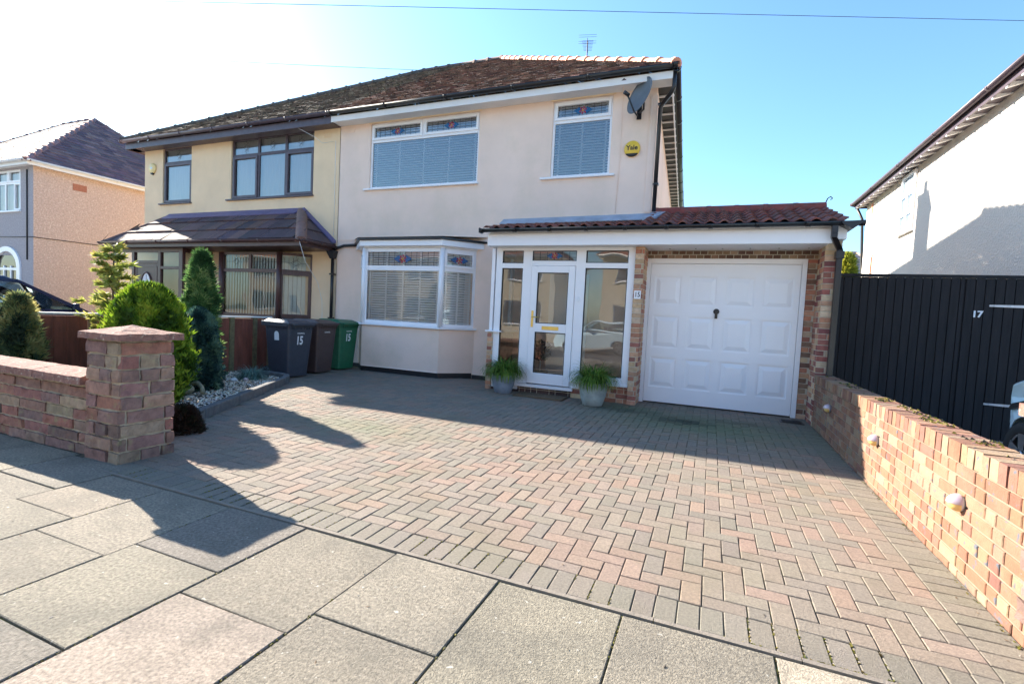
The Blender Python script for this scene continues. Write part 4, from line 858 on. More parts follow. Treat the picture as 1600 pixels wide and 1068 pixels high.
# ================================================================== left garden wall and pillar
SB = [(.30, .135, .095), (.30, .165, .125), (.26, .15, .125), (.31, .20, .145), (.22, .135, .115), (.30, .22, .155), (.20, .125, .105), (.30, .14, .11), (.27, .145, .11)]
GW = thing('garden_wall', 'weathered red-brown garden wall with coping, ending in a square capped pillar', 'wall')
def rough_bricks(mb, x0, x1, y0, y1, z0, z1, ch=.10, side='-y', rnd=None, lens=(.22, .30, .40)):
    rnd = rnd or random.Random(2); z = z0; row = 0
    ax = 'x' if side[1] == 'y' else 'y'
    a0, a1 = (x0, x1) if ax == 'x' else (y0, y1)
    while z < z1 - .02:
        h = min(ch, z1 - z); u_ = a0 - (rnd.uniform(0, .2) if row else 0)
        while u_ < a1 - .01:
            w = rnd.choice(lens); a, b = max(a0, u_), min(a1, u_ + w); u_ += w
            if b - a < .05: continue
            c = jit(rnd.choice(SB), .15, rnd); o = rnd.uniform(.008, .028); sd = rnd.uniform(0, 50); q = .009
            if side == '-y': mb.rough(a + q, b - q, y0 - o, y0 + .03, z + q, z + h - q, .032, .009, c, sd, 13)
            elif side == '+x': mb.rough(x1 - .03, x1 + o, a + q, b - q, z + q, z + h - q, .032, .009, c, sd, 13)
            elif side == '-x': mb.rough(x0 - o, x0 + .03, a + q, b - q, z + q, z + h - q, .032, .009, c, sd, 13)
            elif side == '+y': mb.rough(a + q, b - q, y1 - .03, y1 + o, z + q, z + h - q, .032, .009, c, sd, 13)
        z += ch; row += 1
mb = MB(); mb.k = 1; mb.box(-1.0, 3.19, -6.40, -6.20, -.03, .60); mb.k = 0
rough_bricks(mb, -1.0, 3.19, -6.40, -6.20, -.01, .60, ch=.0985, rnd=random.Random(41), lens=(.30, .42, .46)); rough_bricks(mb, -1.0, 3.19, -6.40, -6.20, -.01, .60, side='+y', rnd=random.Random(42)); mb.T = None
mb.build('brick_wall', [M['stonebrick'], M['mortar_stone']], GW)
mb = MB(); x = -1.0; rd = random.Random(4)
while x < 3.13:
    l = min(.86, 3.165 - x); mb.rough(x + .002, x + l - .002, -6.475, -6.115, .605, .70, .028, .006, jit((1, 1, 1), .06, rd), rd.uniform(0, 9), 14, top=lambda a, b: -.35 * abs(b + 6.295) ** 1.5); x += l
mb.build('coping', M['coping'], GW)
mb = MB(); mb.k = 1; mb.box(3.215, 3.635, -6.435, -6.03, -.03, 1.005); mb.k = 0
for s, (a, b, c_, d_) in (('-y', (3.20, 3.65, -6.435, -6.0)), ('+x', (3.2, 3.635, -6.445, -6.01)), ('-x', (3.215, 3.6, -6.44, -6.02)), ('+y', (3.20, 3.65, -6.4, -6.03))):
    rough_bricks(mb, a, b, c_, d_, -.02, 1.0, ch=.1135, side=s, rnd=random.Random(50 + len(s) + ord(s[0]) + ord(s[1])), lens=(.16, .30, .45))
pl = mb.build('pillar', [M['stonebrick'], M['mortar_stone']], GW)
mb = MB(); mb.rough(3.155, 3.70, -6.49, -5.965, 1.01, 1.065, .03, .006, (1, 1, 1), 3.3, 14, top=lambda x, y: .062 * (1 - max(abs(x - 3.4275) / .273, abs(y + 6.2275) / .263)))
mb.build('pillar_cap', M['coping'], pl)
# ================================================================== right boundary wall
BW = thing('boundary_wall', 'multicoloured spotted brick boundary wall with brick-on-edge top running along the right of the driveway', 'wall')
SPOT = [(.23, .112, .066), (.245, .13, .078), (.26, .155, .10), (.20, .09, .055), (.25, .17, .11), (.18, .085, .06), (.235, .12, .075)]
mb = MB(); mb.k = 1; mb.box(XW + .008, XW + .20, -6.5, -1.03, -.05, .655); mb.k = 0
mb.T = plane((XW + .006, -1.03), (0, -1), (-1, 0)); bricks(mb, mb.T, 5.47, -.02, .648, ch=.0742, bl=.222, hd=.106, pal=SPOT, rnd=random.Random(61), flem=True, j=.011, out=.006)
mb.T = plane((XW + .2, -6.5), (0, 1), (1, 0)); bricks(mb, mb.T, 5.47, -.02, .648, ch=.0742, pal=SPOT, rnd=random.Random(62)); mb.T = None
mb.build('brick_wall', [M['brick_spot'], M['mortar_pale']], BW)
mb = MB(); rd = random.Random(63); y = -1.04; mb.k = 1; mb.box(XW + .0, XW + .205, -6.49, -1.05, .654, .752); mb.k = 0
while y > -5.93:
    w = .068 + rd.uniform(0, .012); c = jit(rd.choice(SPOT + [(.28, .18, .105)]), .12, rd); o = rd.uniform(-.004, .004); t = rd.uniform(-.003, .003)
    mb.rough(XW - .012 + o, XW + .213 + o, y - w, y, .660, .768 + t, .055, .003, c, rd.uniform(0, 9), 20); y -= w + .008
mb.build('brick_coping', [M['brick_spot'], M['mortar_pale']], BW, bevel=0)
mb = MB(); mb.k = 1; mb.box(9.445, 9.88, -6.38, -5.95, -.03, 1.02); mb.k = 0
for s, (a, b, c_, d_) in (('-y', (9.43, 9.89, -6.38, -5.9)), ('-x', (9.44, 9.8, -6.385, -5.945)), ('+y', (9.43, 9.89, -6.3, -5.945))): rough_bricks(mb, a, b, c_, d_, -.02, 1.02, ch=.1135, side=s, rnd=random.Random(70 + ord(s[0])), lens=(.16, .30, .45))
pl = mb.build('end_pillar', [M['brick_spot'], M['mortar_pale']], BW)
mb = MB(); mb.rough(9.385, 9.94, -6.44, -5.885, 1.03, 1.085, .035, .006, (1.3, 1.5, 1.5), 8.3, 14, top=lambda x, y: .062 * (1 - max(abs(x - 9.66) / .28, abs(y + 6.16) / .28)))
mb.build('pillar_cap', M['coping'], pl)
# moss on coping
rd = random.Random(90); mb = MB()
for i in range(420):
    y = -1.2 - 4.6 * rd.random() ** .7; x = XW + rd.uniform(.06, .21); s_ = rd.uniform(.006, .016); q = Vector((x, y, .772)); 
    if noise.noise(Vector((x * 6, y * 3, 1))) < .02: continue
    mb.face([q + Vector((s_, 0, 0)), q + Vector((0, s_, .012)), q + Vector((-s_, 0, 0)), q + Vector((0, -s_, .006))], jit(rd.choice([(.12, .12, .02), (.04, .04, .03), (.20, .17, .03)]), .3, rd))
o = mb.build('coping_moss', M['leaf'], BW)
LT = thing('wall_light', 'x', 'light', (XW, -2.026, .453), 0, 'outdoor lights on the right boundary wall')
mb = MB(); mb.lathe([(.062, 0), (.064, -.02), (.058, -.03)], (0, 0, 0), 20, axis='x'); mb.build('backplate', M['galv'], LT)
def dome(lo, hi, r=.062, d=.075):
    mb = MB(); N_ = 12; rows = []
    for i in range(N_ + 1):
        t = lo + (hi - lo) * i / N_
        rows.append([mb.P((-.02 - d * math.cos(t) * math.sin(p), r * math.cos(p), r * 1.12 * math.sin(t) * math.sin(p))) for p in [math.pi * j / 14 for j in range(15)]])
    for a, b in zip(rows, rows[1:]):
        for j in range(14): mb.fi((a[j], a[j + 1], b[j + 1], b[j]), sm=True)
    return mb
dome(.0, math.pi / 2, .066, .082).build('hood', M['lampwhite'], LT); dome(-math.pi / 2, 0.05).build('lens', M['amber'], LT)
LT.scale = (.72, .72, .72)
LT['label'] = 'small domed wall light on the right brick wall, in the shade nearest the garage'
for (y, z, lb) in ((-3.828, .459, 'small domed wall light in the middle of three on the right brick wall'), (-5.363, .434, 'domed wall light nearest the pavement on the right brick wall, sticker on its hood')):
    c = copy_tree(LT); c.location = (XW, y, z); c['label'] = lb
st = MB(); st.face([(-.083, .025, .022), (-.083, -.02, .022), (-.068, -.02, .052), (-.068, .025, .052)]); st.build('sticker', M['sticker'], c)
# ================================================================== black gate
GT = thing('wooden_gate', 'tall black stained vertical board gate and fence panel marked 17 across the right driveway', 'gate')
yg = -.62; rd = random.Random(17)
def boards(x0, x1, name, z0=.06, z1=2.17):
    mb = MB(); x = x0
    while x < x1 - .02:
        w = min(.093, x1 - x); o = rd.uniform(-.002, .002); c = 1; mb.hexa([(x + .001, yg + o, z0), (x + w - .001, yg + o, z0), (x + w - .001, yg + .018, z0), (x + .001, yg + .018, z0), (x + .001, yg + o, z1), (x + w - .001, yg + o, z1), (x + w - .001, yg + .018, z1), (x + .001, yg + .018, z1)]); 
        mb.box(x + w - .001, x + w + .007, yg + .0145, yg + .0175, z0, z1); x += w + .008
    return mb.build(name, M['board_black'], GT, bevel=.0025)
bk = MB(); bk.box(9.66, 12.26, yg + .0195, yg + .028, .08, 2.16); bk.build('backing_board', M['board_black'], GT)
boards(9.645, 11.10, 'side_panel'); boards(11.118, 12.28, 'gate_leaf')
mb = MB(); mb.box(9.64, 12.28, yg - .012, yg + .05, 2.175, 2.215); mb.box(9.64, 12.28, yg + .02, yg + .07, 1.8, 1.9); mb.box(9.64, 12.28, yg + .02, yg + .07, .4, .5); mb.build('rail', M['board_black'], GT, bevel=.003)
mb = MB(); mb.box(11.06, 11.16, yg + .02, yg + .06, .06, 2.17); mb.build('post', M['board_black'], GT)
mb = MB(); mb.box(9.62, 9.70, yg + .02, yg + .1, 0, 2.17); mb.build('post', M['board_black'], GT)
for (z, xa) in ((1.818, 11.37), (.532, 11.41)):
    mb = MB(); mb.hexa([(xa, yg - .010, z - .012), (12.2, yg - .010, z - .024), (12.2, yg - .003, z - .024), (xa, yg - .003, z - .012), (xa, yg - .010, z + .012), (12.2, yg - .010, z + .024), (12.2, yg - .003, z + .024), (xa, yg - .003, z + .012)])
    for k in range(5): mb.lathe([(.009, 0), (.006, -.006)], (xa + .05 + k * .16, yg - .010, z), 8, axis='y')
    mb.build('strap_hinge', M['galv'], GT)
text('17', 'gate_number', M['sticker'], GT, facing((11.255, yg - .006, 1.70), (1, 0, 0)), .115, .003, .004)
# ================================================================== fence between the front gardens
FN = thing('garden_fence', 'low fence of red-brown boards and weathered posts with a pale top rail behind the shrubs', 'fence')
rd = random.Random(33); y = -6.15; xf = -.15
while y < -1.62:
    l = .12; mb = MB() 
    y += l
for i, (ya, yb) in enumerate([(-6.15, -4.75), (-4.62, -4.10), (-4.0, -3.35), (-3.25, -2.55), (-2.45, -2.05), (-1.97, -1.72)]):
    mb = MB(); q = ya
    while q < yb - .01: w = min(.145, yb - q); mb.box(xf - .012 + rd.uniform(-.003, .003), xf + .012, q + .002, q + w - .002, .06, 1.065, (1, 1, 1)); q += w
    mb.build('board_panel', M['fence_red'], FN)
for y in (-4.685, -4.05, -3.30, -2.50, -2.01, -1.66): mb = MB(); mb.box(xf - .04, xf + .035, y - .045, y + .045, 0, 1.08); mb.build('post', M['fence_post'], FN, bevel=.006)
mb = MB(); mb.box(xf - .03, xf + .03, -6.15, -1.62, 1.085, 1.11); mb.build('top_rail', M['white_paint'], FN, bevel=.003)
# ================================================================== bins
def bin_(lab, mt, loc, num, rz=0., sc=1., stk=True):
    b = thing('wheelie_bin', lab, 'bin', loc, rz, 'wheelie bins by the bay window')
    mb = MB(); D0, W0, D1, W1, Hh = .26, .215, .33, .28, .97      # half sizes; +x is the front
    def sec(z): t = z / Hh; return [(-.30 + .06 * (1 - t), -(W0 + (W1 - W0) * t)), ((D0 + (D1 - D0) * t), -(W0 + (W1 - W0) * t)), ((D0 + (D1 - D0) * t), (W0 + (W1 - W0) * t)), (-.30 + .06 * (1 - t), (W0 + (W1 - W0) * t))]
    def rsec(z, r=.045):
        P = sec(z); out = []
        for k in range(4):
            p, pp, pn = Vector(P[k]), Vector(P[k - 1]), Vector(P[(k + 1) % 4]); a, c = (pp - p).normalized(), (pn - p).normalized(); ctr = p + (a + c) * r
            for j in range(4): t = j / 3 * math.pi / 2; out.append(ctr - c * r * math.cos(t) - a * r * math.sin(t))
        return out
    rings = []
    for z, e in ((.03, 0), (.05, .004), (.93, 0), (.93, .018), (.97, .018)):
        S_ = rsec(z); cx = sum(p.x for p in S_) / 16; rings.append([mb.P((p.x + (e if p.x > cx else -e), p.y + (e if p.y > 0 else -e), z)) for p in S_])
    for a, c in zip(rings, rings[1:]):
        for j in range(16): mb.fi((a[j], a[(j + 1) % 16], c[(j + 1) % 16], c[j]))
    mb.fi(rings[0][::-1]); mb.fi(rings[-1])
    mb.box(D0 - .01, D0 + .012, -.10, .10, .12, .50) if mt == 'bin_brown' else None
    for k in range(9): yy = -.24 + k * .06; mb.box(D1 - .005, D1 + .014, yy - .004, yy + .004, .885, .93)
    for k in range(9): xx = -.22 + k * .06; mb.box(xx - .004, xx + .004, -W1 - .014, -W1 + .004, .885, .93)
    mb.build('body', M[mt], b, bevel=.004)
    mb = MB(); L = [(-.34, .0), (.36, .0)]; w = .30
    mb.hexa([(-.36, -w, .972), (.375, -w, .972), (.375, w, .972), (-.36, w, .972), (-.36, -w, 1.012), (.375, -w, 1.0), (.375, w, 1.0), (-.36, w, 1.012)])
    mb.hexa([(-.34, -.27, 1.012), (.33, -.27, 1.0), (.33, .27, 1.0), (-.34, .27, 1.012), (-.30, -.21, 1.055), (.20, -.21, 1.05), (.20, .21, 1.05), (-.30, .21, 1.055)])
    mb.box(.375, .40, -.24, .24, .955, .985); mb.build('lid', M[mt], b, bevel=.010)
    mb = MB(); mb.tube([(-.40, -.25, .99), (-.40, .25, .99)], .016, 8); mb.box(-.42, -.34, -.25, -.21, .93, 1.02); mb.box(-.42, -.34, .21, .25, .93, 1.02); mb.build('handle', M[mt], b, bevel=.004)
    for s in (-1, 1): mb = MB(); mb.lathe([(.03, -.03), (.098, -.03), (.10, -.02), (.10, .02), (.098, .03), (.03, .03)], (-.24, s * .25, .10), 20, axis='y'); mb.build('wheel', M['rubber'], b)
    fx = lambda z: D0 + (D1 - D0) * z / Hh
    up = Vector((D1 - D0, 0, Hh)).normalized()
    if num: text(num, 'number', M['sticker'], b, facing((fx(.68) + .004, -.02, .68), (0, 1, 0), up), .21, .001, .006, .72)
    text('Sefton Council' if False else 'COUNCIL', 'council_lettering', M['sticker'], b, facing((fx(.815) + .003, .0, .815), (0, 1, 0), up), .036, .001, .0005)
    if stk:
        mb = MB(); Q = [(-.04, .68), (.08, .68), (.08, .79)] + [(.02 + .06 * math.cos(t), .79 + .055 * math.sin(t)) for t in [math.pi * j / 6 for j in range(1, 6)]] + [(-.04, .79)]
        P = [(x, -(W0 + (W1 - W0) * z / Hh) - .005, z) for x, z in Q]
        mb.face(P); mb.build('side_sticker', M['sticker'], b)
    return b
bin_('dark grey wheelie bin numbered 15, nearest the gravel bed, with an arched white sticker', 'bin_black', (.83, -2.10, gz(-2.1)), '15', -.06, 1)
bin_('brown wheelie bin between the dark grey bin and the green bin', 'bin_brown', (.74, -1.38, gz(-1.4)), '', .05, 1, False)
bin_('green wheelie bin numbered 15 standing beside the bay window', 'bin_green', (.70, -.68, gz(-.6)), '15', -.04)
# ================================================================== small fittings
DS = thing('satellite_dish', 'grey oval satellite dish under the eaves at the right corner of the cream house', 'satellite dish', (6.62, -.03, 5.05))
mb = MB(); mb.box(-.04, .04, -.005, .02, -.14, .10); mb.tube([(0, -.0, -.04), (.10, -.20, -.06), (.11, -.26, .03)], .018, 8); mb.build('bracket', M['black'], DS, bevel=.003)
dn = Vector((-.62, -.72, .30)).normalized(); da = dn.cross(Vector((0, 0, 1))).normalized(); db = da.cross(dn); dc = Vector((.08, -.28, .10))
mb = MB(); rings = []
for i in range(9):
    r = i / 8; rings.append([mb.P(dc + (da * math.cos(t) * .27 + db * math.sin(t) * .33) * r + dn * (.075 * r * r)) for t in [2 * math.pi * j / 32 for j in range(32)]])
for i in range(9):
    r = (8 - i) / 8; rings.append([mb.P(dc + (da * math.cos(t) * .27 + db * math.sin(t) * .33) * r * .99 + dn * (.075 * r * r - .008)) for t in [2 * math.pi * j / 32 for j in range(32)]])
for a, b in zip(rings[1:], rings[2:]):
    for j in range(32): mb.fi((a[j], a[(j + 1) % 32], b[(j + 1) % 32], b[j]), sm=True)
mb.fi(rings[1][::-1]); mb.build('reflector', M['dish'], DS)
mb = MB(); e_ = dc - db * .30 + dn * .07; l_ = dc + dn * .30 - db * .12; mb.tube([dc - db * .33 - dn * .02, e_, l_], .014, 8); mb.tube([l_ - dn * .03, l_ + dn * .07], .032, 10); mb.build('receiver_arm', M['black'], DS)
AB = thing('alarm_box', 'round yellow burglar alarm box lettered Yale on the cream wall below the satellite dish', 'alarm box', (6.535, 0, 4.41))
mb = MB(); mb.lathe([(.135, 0), (.14, -.03), (.125, -.05), (.0, -.055)], (0, 0, 0), 36, axis='y'); mb.build('cover', M['yellow'], AB)
mb = MB(); P = [(.128 * math.cos(t), -.052, .128 * math.sin(t)) for t in [math.pi + .72 + (math.pi - 1.44) * j / 10 for j in range(11)]]; mb.face(P); P2 = [(x * 1.1, -.031, z * 1.1) for x, y, z in P]
for k in range(10): mb.face([P[k], P[k + 1], P2[k + 1], P2[k]])
mb.build('dark_segment', M['trim'], AB)
text('Yale', 'lettering', M['trim'], AB, facing((0, -.0565, .01), (1, 0, 0)), .115, .001, .0025)
AB2 = thing('alarm_box', 'small round yellow alarm box on the yellow house beside its left upper window', 'alarm box', (-6.50, 0, 4.92))
mb = MB(); mb.lathe([(.135, 0), (.14, -.03), (.125, -.05), (.0, -.055)], (0, 0, 0), 30, axis='y'); mb.build('cover', mat('pale_yellow_box', (.85, .66, .30), .4, .04, 4), AB2)
mb = MB(); mb.box(-.04, .04, -.058, -.054, -.02, .02); mb.build('emblem', M['galv'], AB2)
mb = MB(); mb.lathe([(.05, 0), (.045, -.05)], (0, .0, -.13), 12, axis='y'); mb.build('strobe', M['trim'], AB2)
PQ = thing('number_plaque', 'white number plaque reading 15 on the brick pier left of the garage door', 'house number', (6.928, -1.044, 1.80))
mb = MB(); mb.box(-.052, .052, -.006, 0.0, -.065, .065); mb.build('plate', M['upvc'], PQ, bevel=.003)
text('15', 'numerals', M['trim'], PQ, facing((0, -.0075, 0), (1, 0, 0)), .11, .001, .0015, .8)
MT = thing('doormat', 'dark rectangular doormat on the paving below the white porch door', 'doormat', (5.48, -1.22, gz(-1.2)))
mb = MB(); mb.rough(-.42, .42, -.20, .20, .0, .022, .03, .003, (1, 1, 1), 1, 30); mb.build('mat', M['matfib'], MT)
DG = thing('drain_grate', 'dark drain gully cover in the paving at the corner of garage and brick wall', 'drain', (9.18, -.93, gz(-.9)))
mb = MB(); mb.ring((-.14, .14, -.12, .12), (-.11, .11, -.09, .09), 0, 1) if False else None
mb.box(-.15, .15, -.13, .13, .001, .006); mb.build('tray', M['trim'], DG)
mb = MB(); [mb.box(-.12, .12, -.10 + i * .045, -.08 + i * .045, .006, .014) for i in range(5)]; mb.build('bars', M['trim'], DG)
def aerial(lab, loc, az, n=9, h=1.0, L=1.0, grid=True):
    t = thing('tv_aerial', lab, 'aerial', loc); d = Vector((math.cos(az), math.sin(az), 0)); s = Vector((-d.y, d.x, 0))
    mb = MB(); mb.tube([(0, 0, -1.2), (0, 0, h + .1)], .022, 6); mb.build('mast', M['aer'], t)
    mb = MB(); mb.tube([Vector((0, 0, h)) - d * .35, Vector((0, 0, h)) + d * L], .010, 6)
    for i in range(n): p = Vector((0, 0, h)) + d * (-.2 + (L + .15) * i / n); w = .20 - .008 * i; mb.tube([p - s * w, p + s * w], .0055, 5)
    if grid:
        for z in (-.14, -.07, .07, .14): p = Vector((0, 0, h + z)) - d * .3; mb.tube([p - s * .3, p + s * .3], .005, 5)
    mb.build('elements', M['aer'], t); return t
aerial('thin tv aerial rising behind the terracotta hip of the cream house', (3.44, 8.0, 10.0), 1.8, 8, .85, .55)
aerial('spiky tv aerial low behind the left end of the mossy roof', (-5.2, 6.5, 7.3), 2.6, 6, .75, .9, False)
aerial('tv aerial at the top right corner above the white roughcast house', (15.3, 5.0, 8.75), 1.0, 8, .7, .8)
# ================================================================== planters
def grass(mb, c, n, r0, L, spread, rnd, pal, w=.006, seg=5):
    for i in range(n):
        a = rnd.uniform(0, 2 * math.pi); rr = r0 * math.sqrt(rnd.random()); p = Vector(c) + Vector((rr * math.cos(a), rr * math.sin(a), 0)); a2 = a + rnd.gauss(0, .5); l = L * rnd.uniform(.55, 1.1); th = rnd.uniform(.05, spread); c_ = jit(rnd.choice(pal), .25, rnd)
        d = Vector((math.cos(a2), math.sin(a2), 0)); s = Vector((-d.y, d.x, 0)); prev = None; q = p.copy(); ang = math.pi / 2 - th; drop = rnd.uniform(.3, .62) * (1 + th)
        for k in range(seg + 1):
            t = k / seg; ww = w * (1 - t ** 2) + .0006; cur = (mb.P(q - s * ww), mb.P(q + s * ww))
            if prev: mb.fi((prev[0], prev[1], cur[1], cur[0]), c_, True)
            prev = cur; q = q + (d * math.cos(ang) + Vector((0, 0, 1)) * math.sin(ang)) * (l / seg); ang -= drop * (.6 + t)
def pot(lab, loc, r, h, seed, mt):
    t = thing('potted_grass', lab, 'potted plant', loc, 0, 'potted grasses flanking the porch door'); rnd = random.Random(seed)
    mb = MB(); mb.lathe([(r * .66, 0), (r * .72, .01), (r * .93, h * .45), (r, h * .78), (r * .98, h * .9), (r * .92, h * .93), (r * .97, h), (r * .88, h), (r * .84, h * .88), (.0, h * .86)], (0, 0, 0), 28); mb.build('pot', M[mt], t)
    mb = MB(); grass(mb, (0, 0, h * .86), 900, r * .55, .50, .75, rnd, [(.10, .20, .025), (.16, .27, .04), (.06, .13, .02), (.22, .33, .06)]); mb.build('foliage', M['leaf'], t)
pot('glazed blue-grey pot of arching green grass left of the porch door', (4.80, -1.22, gz(-1.2)), .20, .32, 5, 'glaze')
M['glaze2'] = mat('pale_grey_green_pot', (.33, .38, .36), .6, .3, 7, .3, 30)
pot('pale grey pot of arching green grass right of the porch door', (6.40, -1.42, gz(-1.4)), .215, .36, 6, 'glaze2')
# ================================================================== planting bed
BD = [(-.10, -6.18), (3.15, -6.18), (3.12, -5.75), (2.74, -5.26), (2.60, -5.06), (1.36, -2.74), (1.16, -2.50), (.62, -2.44), (-.10, -2.44)]
g = MB(); g.prism(BD, -.02, .095); tag(g.build('bed_soil', M['soil']), kind='structure')
EG = thing('bed_edging', 'dark concrete kerb edging curving round the gravel bed', 'edging')
pts = [(2.80, -5.30), (2.66, -5.06), (1.42, -2.74), (1.33, -2.60), (1.20, -2.48), (1.0, -2.42), (.55, -2.40)]
for i in range(len(pts) - 1):
    (ax, ay), (bx_, by) = pts[i], pts[i + 1]; L = math.hypot(bx_ - ax, by - ay); n = max(1, round(L / .86)); ux, uy = (bx_ - ax) / L, (by - ay) / L; nx_, ny_ = uy, -ux
    for k in range(n):
        p0 = (ax + ux * L * k / n, ay + uy * L * k / n); p1 = (ax + ux * (L * (k + 1) / n - .003), ay + uy * (L * (k + 1) / n - .003)); w0, w1 = .055, -.045
        P = [(p0[0] + nx_ * w1, p0[1] + ny_ * w1), (p1[0] + nx_ * w1, p1[1] + ny_ * w1), (p1[0] + nx_ * w0, p1[1] + ny_ * w0), (p0[0] + nx_ * w0, p0[1] + ny_ * w0)]
        m_ = MB(); m_.hexa([(x, y, 0) for x, y in P] + [(x, y, gz(y) + .115) for x, y in P]); m_.build('edging_block', M['kerbstone'], EG, bevel=.014)
rd = random.Random(71); mb = MB(); CG = [(.60, .50, .38), (.50, .38, .27), (.74, .68, .58), (.36, .32, .29), (.58, .36, .22), (.80, .74, .62)]
n = 0
while n < 5200:
    y = rd.uniform(-5.2, -2.5); x = rd.uniform(.0, 2.7)
    if not inside((x, y), [(-.05, -5.1), (2.52, -5.1), (2.56, -5.0), (1.33, -2.76), (1.13, -2.56), (-.05, -2.52)]): continue
    n += 1; s = rd.uniform(.008, .018); z = .098 + rd.uniform(-.004, .010); c = jit(rd.choice(CG), .2, rd); a = rd.uniform(0, 3)
    P = [mb.P((x + s * (1 + .3 * rd.random()) * math.cos(a + t), y + s * math.sin(a + t), z)) for t in (0, 1.3, 2.5, 3.8, 5.0)]; tp = mb.P((x, y, z + s * .7))
    for k in range(5): mb.fi((P[k], P[(k + 1) % 5], tp), c)
tag(mb.build('gravel', M['pebbles']), 'multicoloured gravel in the planting bed', None, None, 'stuff')
rk = thing('stone_ornament', 'smooth rounded olive stone with a curved pipe beside it on the gravel near the pillar', 'ornament', (1.50, -4.50, .10))
mb = MB(); rings = []
for i in range(9):
    t = math.pi * i / 8; rings.append([mb.P((.20 * math.cos(t), .11 * math.sin(t) * math.cos(a), .07 + .085 * math.sin(t) * math.sin(a))) for a in [2 * math.pi * j / 14 for j in range(14)]])
for a, b in zip(rings, rings[1:]):
    for j in range(14): mb.fi((a[j], a[(j + 1) % 14], b[(j + 1) % 14], b[j]), sm=True)
mb.build('stone', M['stone'], rk); mb = MB(); mb.tube([(.02, .12, .12), (.14, .12, .15), (.25, .10, .10), (.33, .06, .03)], .028, 8); mb.build('pipe', M['stone'], rk)
for k, (x, y, s, lb) in enumerate(((1.02, -3.35, .05, 'white'), (1.10, -3.2, .04, 'pinkish'))):
    mb = MB(); mb.lathe([(.0, 0), (s, .01), (s * 1.1, .03), (s * .6, .055), (0, .06)], (0, 0, 0), 10); tag(mb.build('pebble', mat(lb + '_pebble', (.6, .6, .62) if k == 0 else (.5, .38, .38)), None, 0, (x, y, .10)), lb + ' pebble on the gravel in front of the dark green conifer', 'stone')
# conifers
def spray(mb, p, d, L, w, c, rnd, nl=4, flat=.5):
    d = d.normalized(); s = d.cross(Vector((rnd.uniform(-1, 1), rnd.uniform(-1, 1), rnd.uniform(-1, 1)))).normalized()
    for k in range(nl):
        a = (k - (nl - 1) / 2) * flat; dd = (d * math.cos(a) + s * math.sin(a)); q = p + dd * L * rnd.uniform(.7, 1.1); n_ = dd.cross(s.cross(d)).normalized() * w
        m_ = p + dd * L * .45; mb.face([p, m_ - n_, q, m_ + n_], jit(c, .18, rnd))
def cone(lab, nm, loc, prof, h, n, pal, L, w, up, seed, cat='shrub', trunk=.04, nl=4, wob=.12, core=True):
    t = thing(nm, lab, cat, loc); rnd = random.Random(seed); mb = MB(); mb.tube([(0, 0, -.05), (0, 0, h * .6)], trunk, 8, r2=trunk * .4); mb.build('trunk', M['bark'], t)
    mb = MB()
    for i in range(n):
        z = h * rnd.random(); a = rnd.uniform(0, 2 * math.pi); Rr = prof(z / h) * (1 + wob * (1.3 * noise.noise(Vector((math.cos(a) * 2, math.sin(a) * 2, z * 3 + seed))) + .9 * noise.noise(Vector((math.cos(a) * 6, math.sin(a) * 6, z * 5 + seed)))))
        rr = Rr * (1 - .45 * rnd.random() ** 2.2); rr *= 1.18 if rnd.random() < .05 else 1; p = Vector((rr * math.cos(a), rr * math.sin(a), z)); d = Vector((math.cos(a), math.sin(a), 0)) * (1 - up) + Vector((0, 0, up)) + Vector((rnd.gauss(0, .2), rnd.gauss(0, .2), rnd.gauss(0, .15)))
        cl = noise.noise(Vector((p.x * 7 + seed, p.y * 7, p.z * 4))); k = min(len(pal) - 1, max(0, int((cl + .5 + rnd.uniform(-.25, .25)) * len(pal))))
        spray(mb, p, d, L * rnd.uniform(.6, 1.2), w, pal[k], rnd, nl)
    mb.build('crown', M['leaf'], t); return t
def dome_prof(t): return .405 * max(0., 1 - abs((t - .42) / .58) ** 2.4) ** .5 if t > .42 else .47 * (.72 + .28 * math.sin(t / .42 * math.pi / 2))
cone('large round bright yellow-green conifer bush behind the brick pillar', 'round_conifer', (1.66, -5.04, .08), dome_prof, 1.42, 15000, [(.035, .085, .008), (.085, .165, .010), (.17, .27, .016), (.29, .38, .035)], .085, .0085, .86, 3, nl=3, wob=.09)
cone('tall dark green upright juniper by the fence', 'upright_juniper', (.93, -3.85, .08), lambda t: .205 * (1 - t) ** .62 * (.8 + .6 * t) + .012, 1.97, 4800, [(.03, .08, .025), (.06, .135, .04), (.11, .21, .06), (.28, .37, .13)], .12, .010, .70, 8, wob=.75, nl=5)
cone('low blue-green conifer with pointed top in front of the tall juniper', 'dwarf_conifer', (1.30, -4.15, .08), lambda t: .27 * (1 - t) ** .55 * (.85 + .6 * t) + .012, 1.14, 6500, [(.02, .055, .055), (.04, .095, .085), (.08, .16, .12), (.17, .28, .19)], .08, .008, .62, 9, wob=.5, nl=4)
cone('small dull green conifer with golden top at the far left behind the low wall', 'small_conifer', (.07, -5.58, .05), lambda t: .21 * (1 - t) ** .62 + .02, 1.24, 3200, [(.05, .075, .045), (.10, .14, .06), (.26, .27, .10), (.42, .38, .15)], .11, .010, .55, 10, wob=.7)
cone('small dark brown heather plant between kerb end and brick pillar', 'dark_heather', (3.02, -5.55, .0), lambda t: .22 * (1 - t) ** .3, .27, 2200, [(.030, .020, .014), (.05, .03, .02), (.025, .025, .012)], .05, .004, .6, 11, wob=.3)
cone('yellow-green conifer far behind the black gate', 'distant_conifer', (13.78, 18.5, 0), lambda t: .8 * (1 - t) ** .8 + .03, 4.9, 3500, [(.30, .30, .03), (.42, .40, .05), (.20, .24, .03)], .35, .05, .6, 12, 'tree', .1)
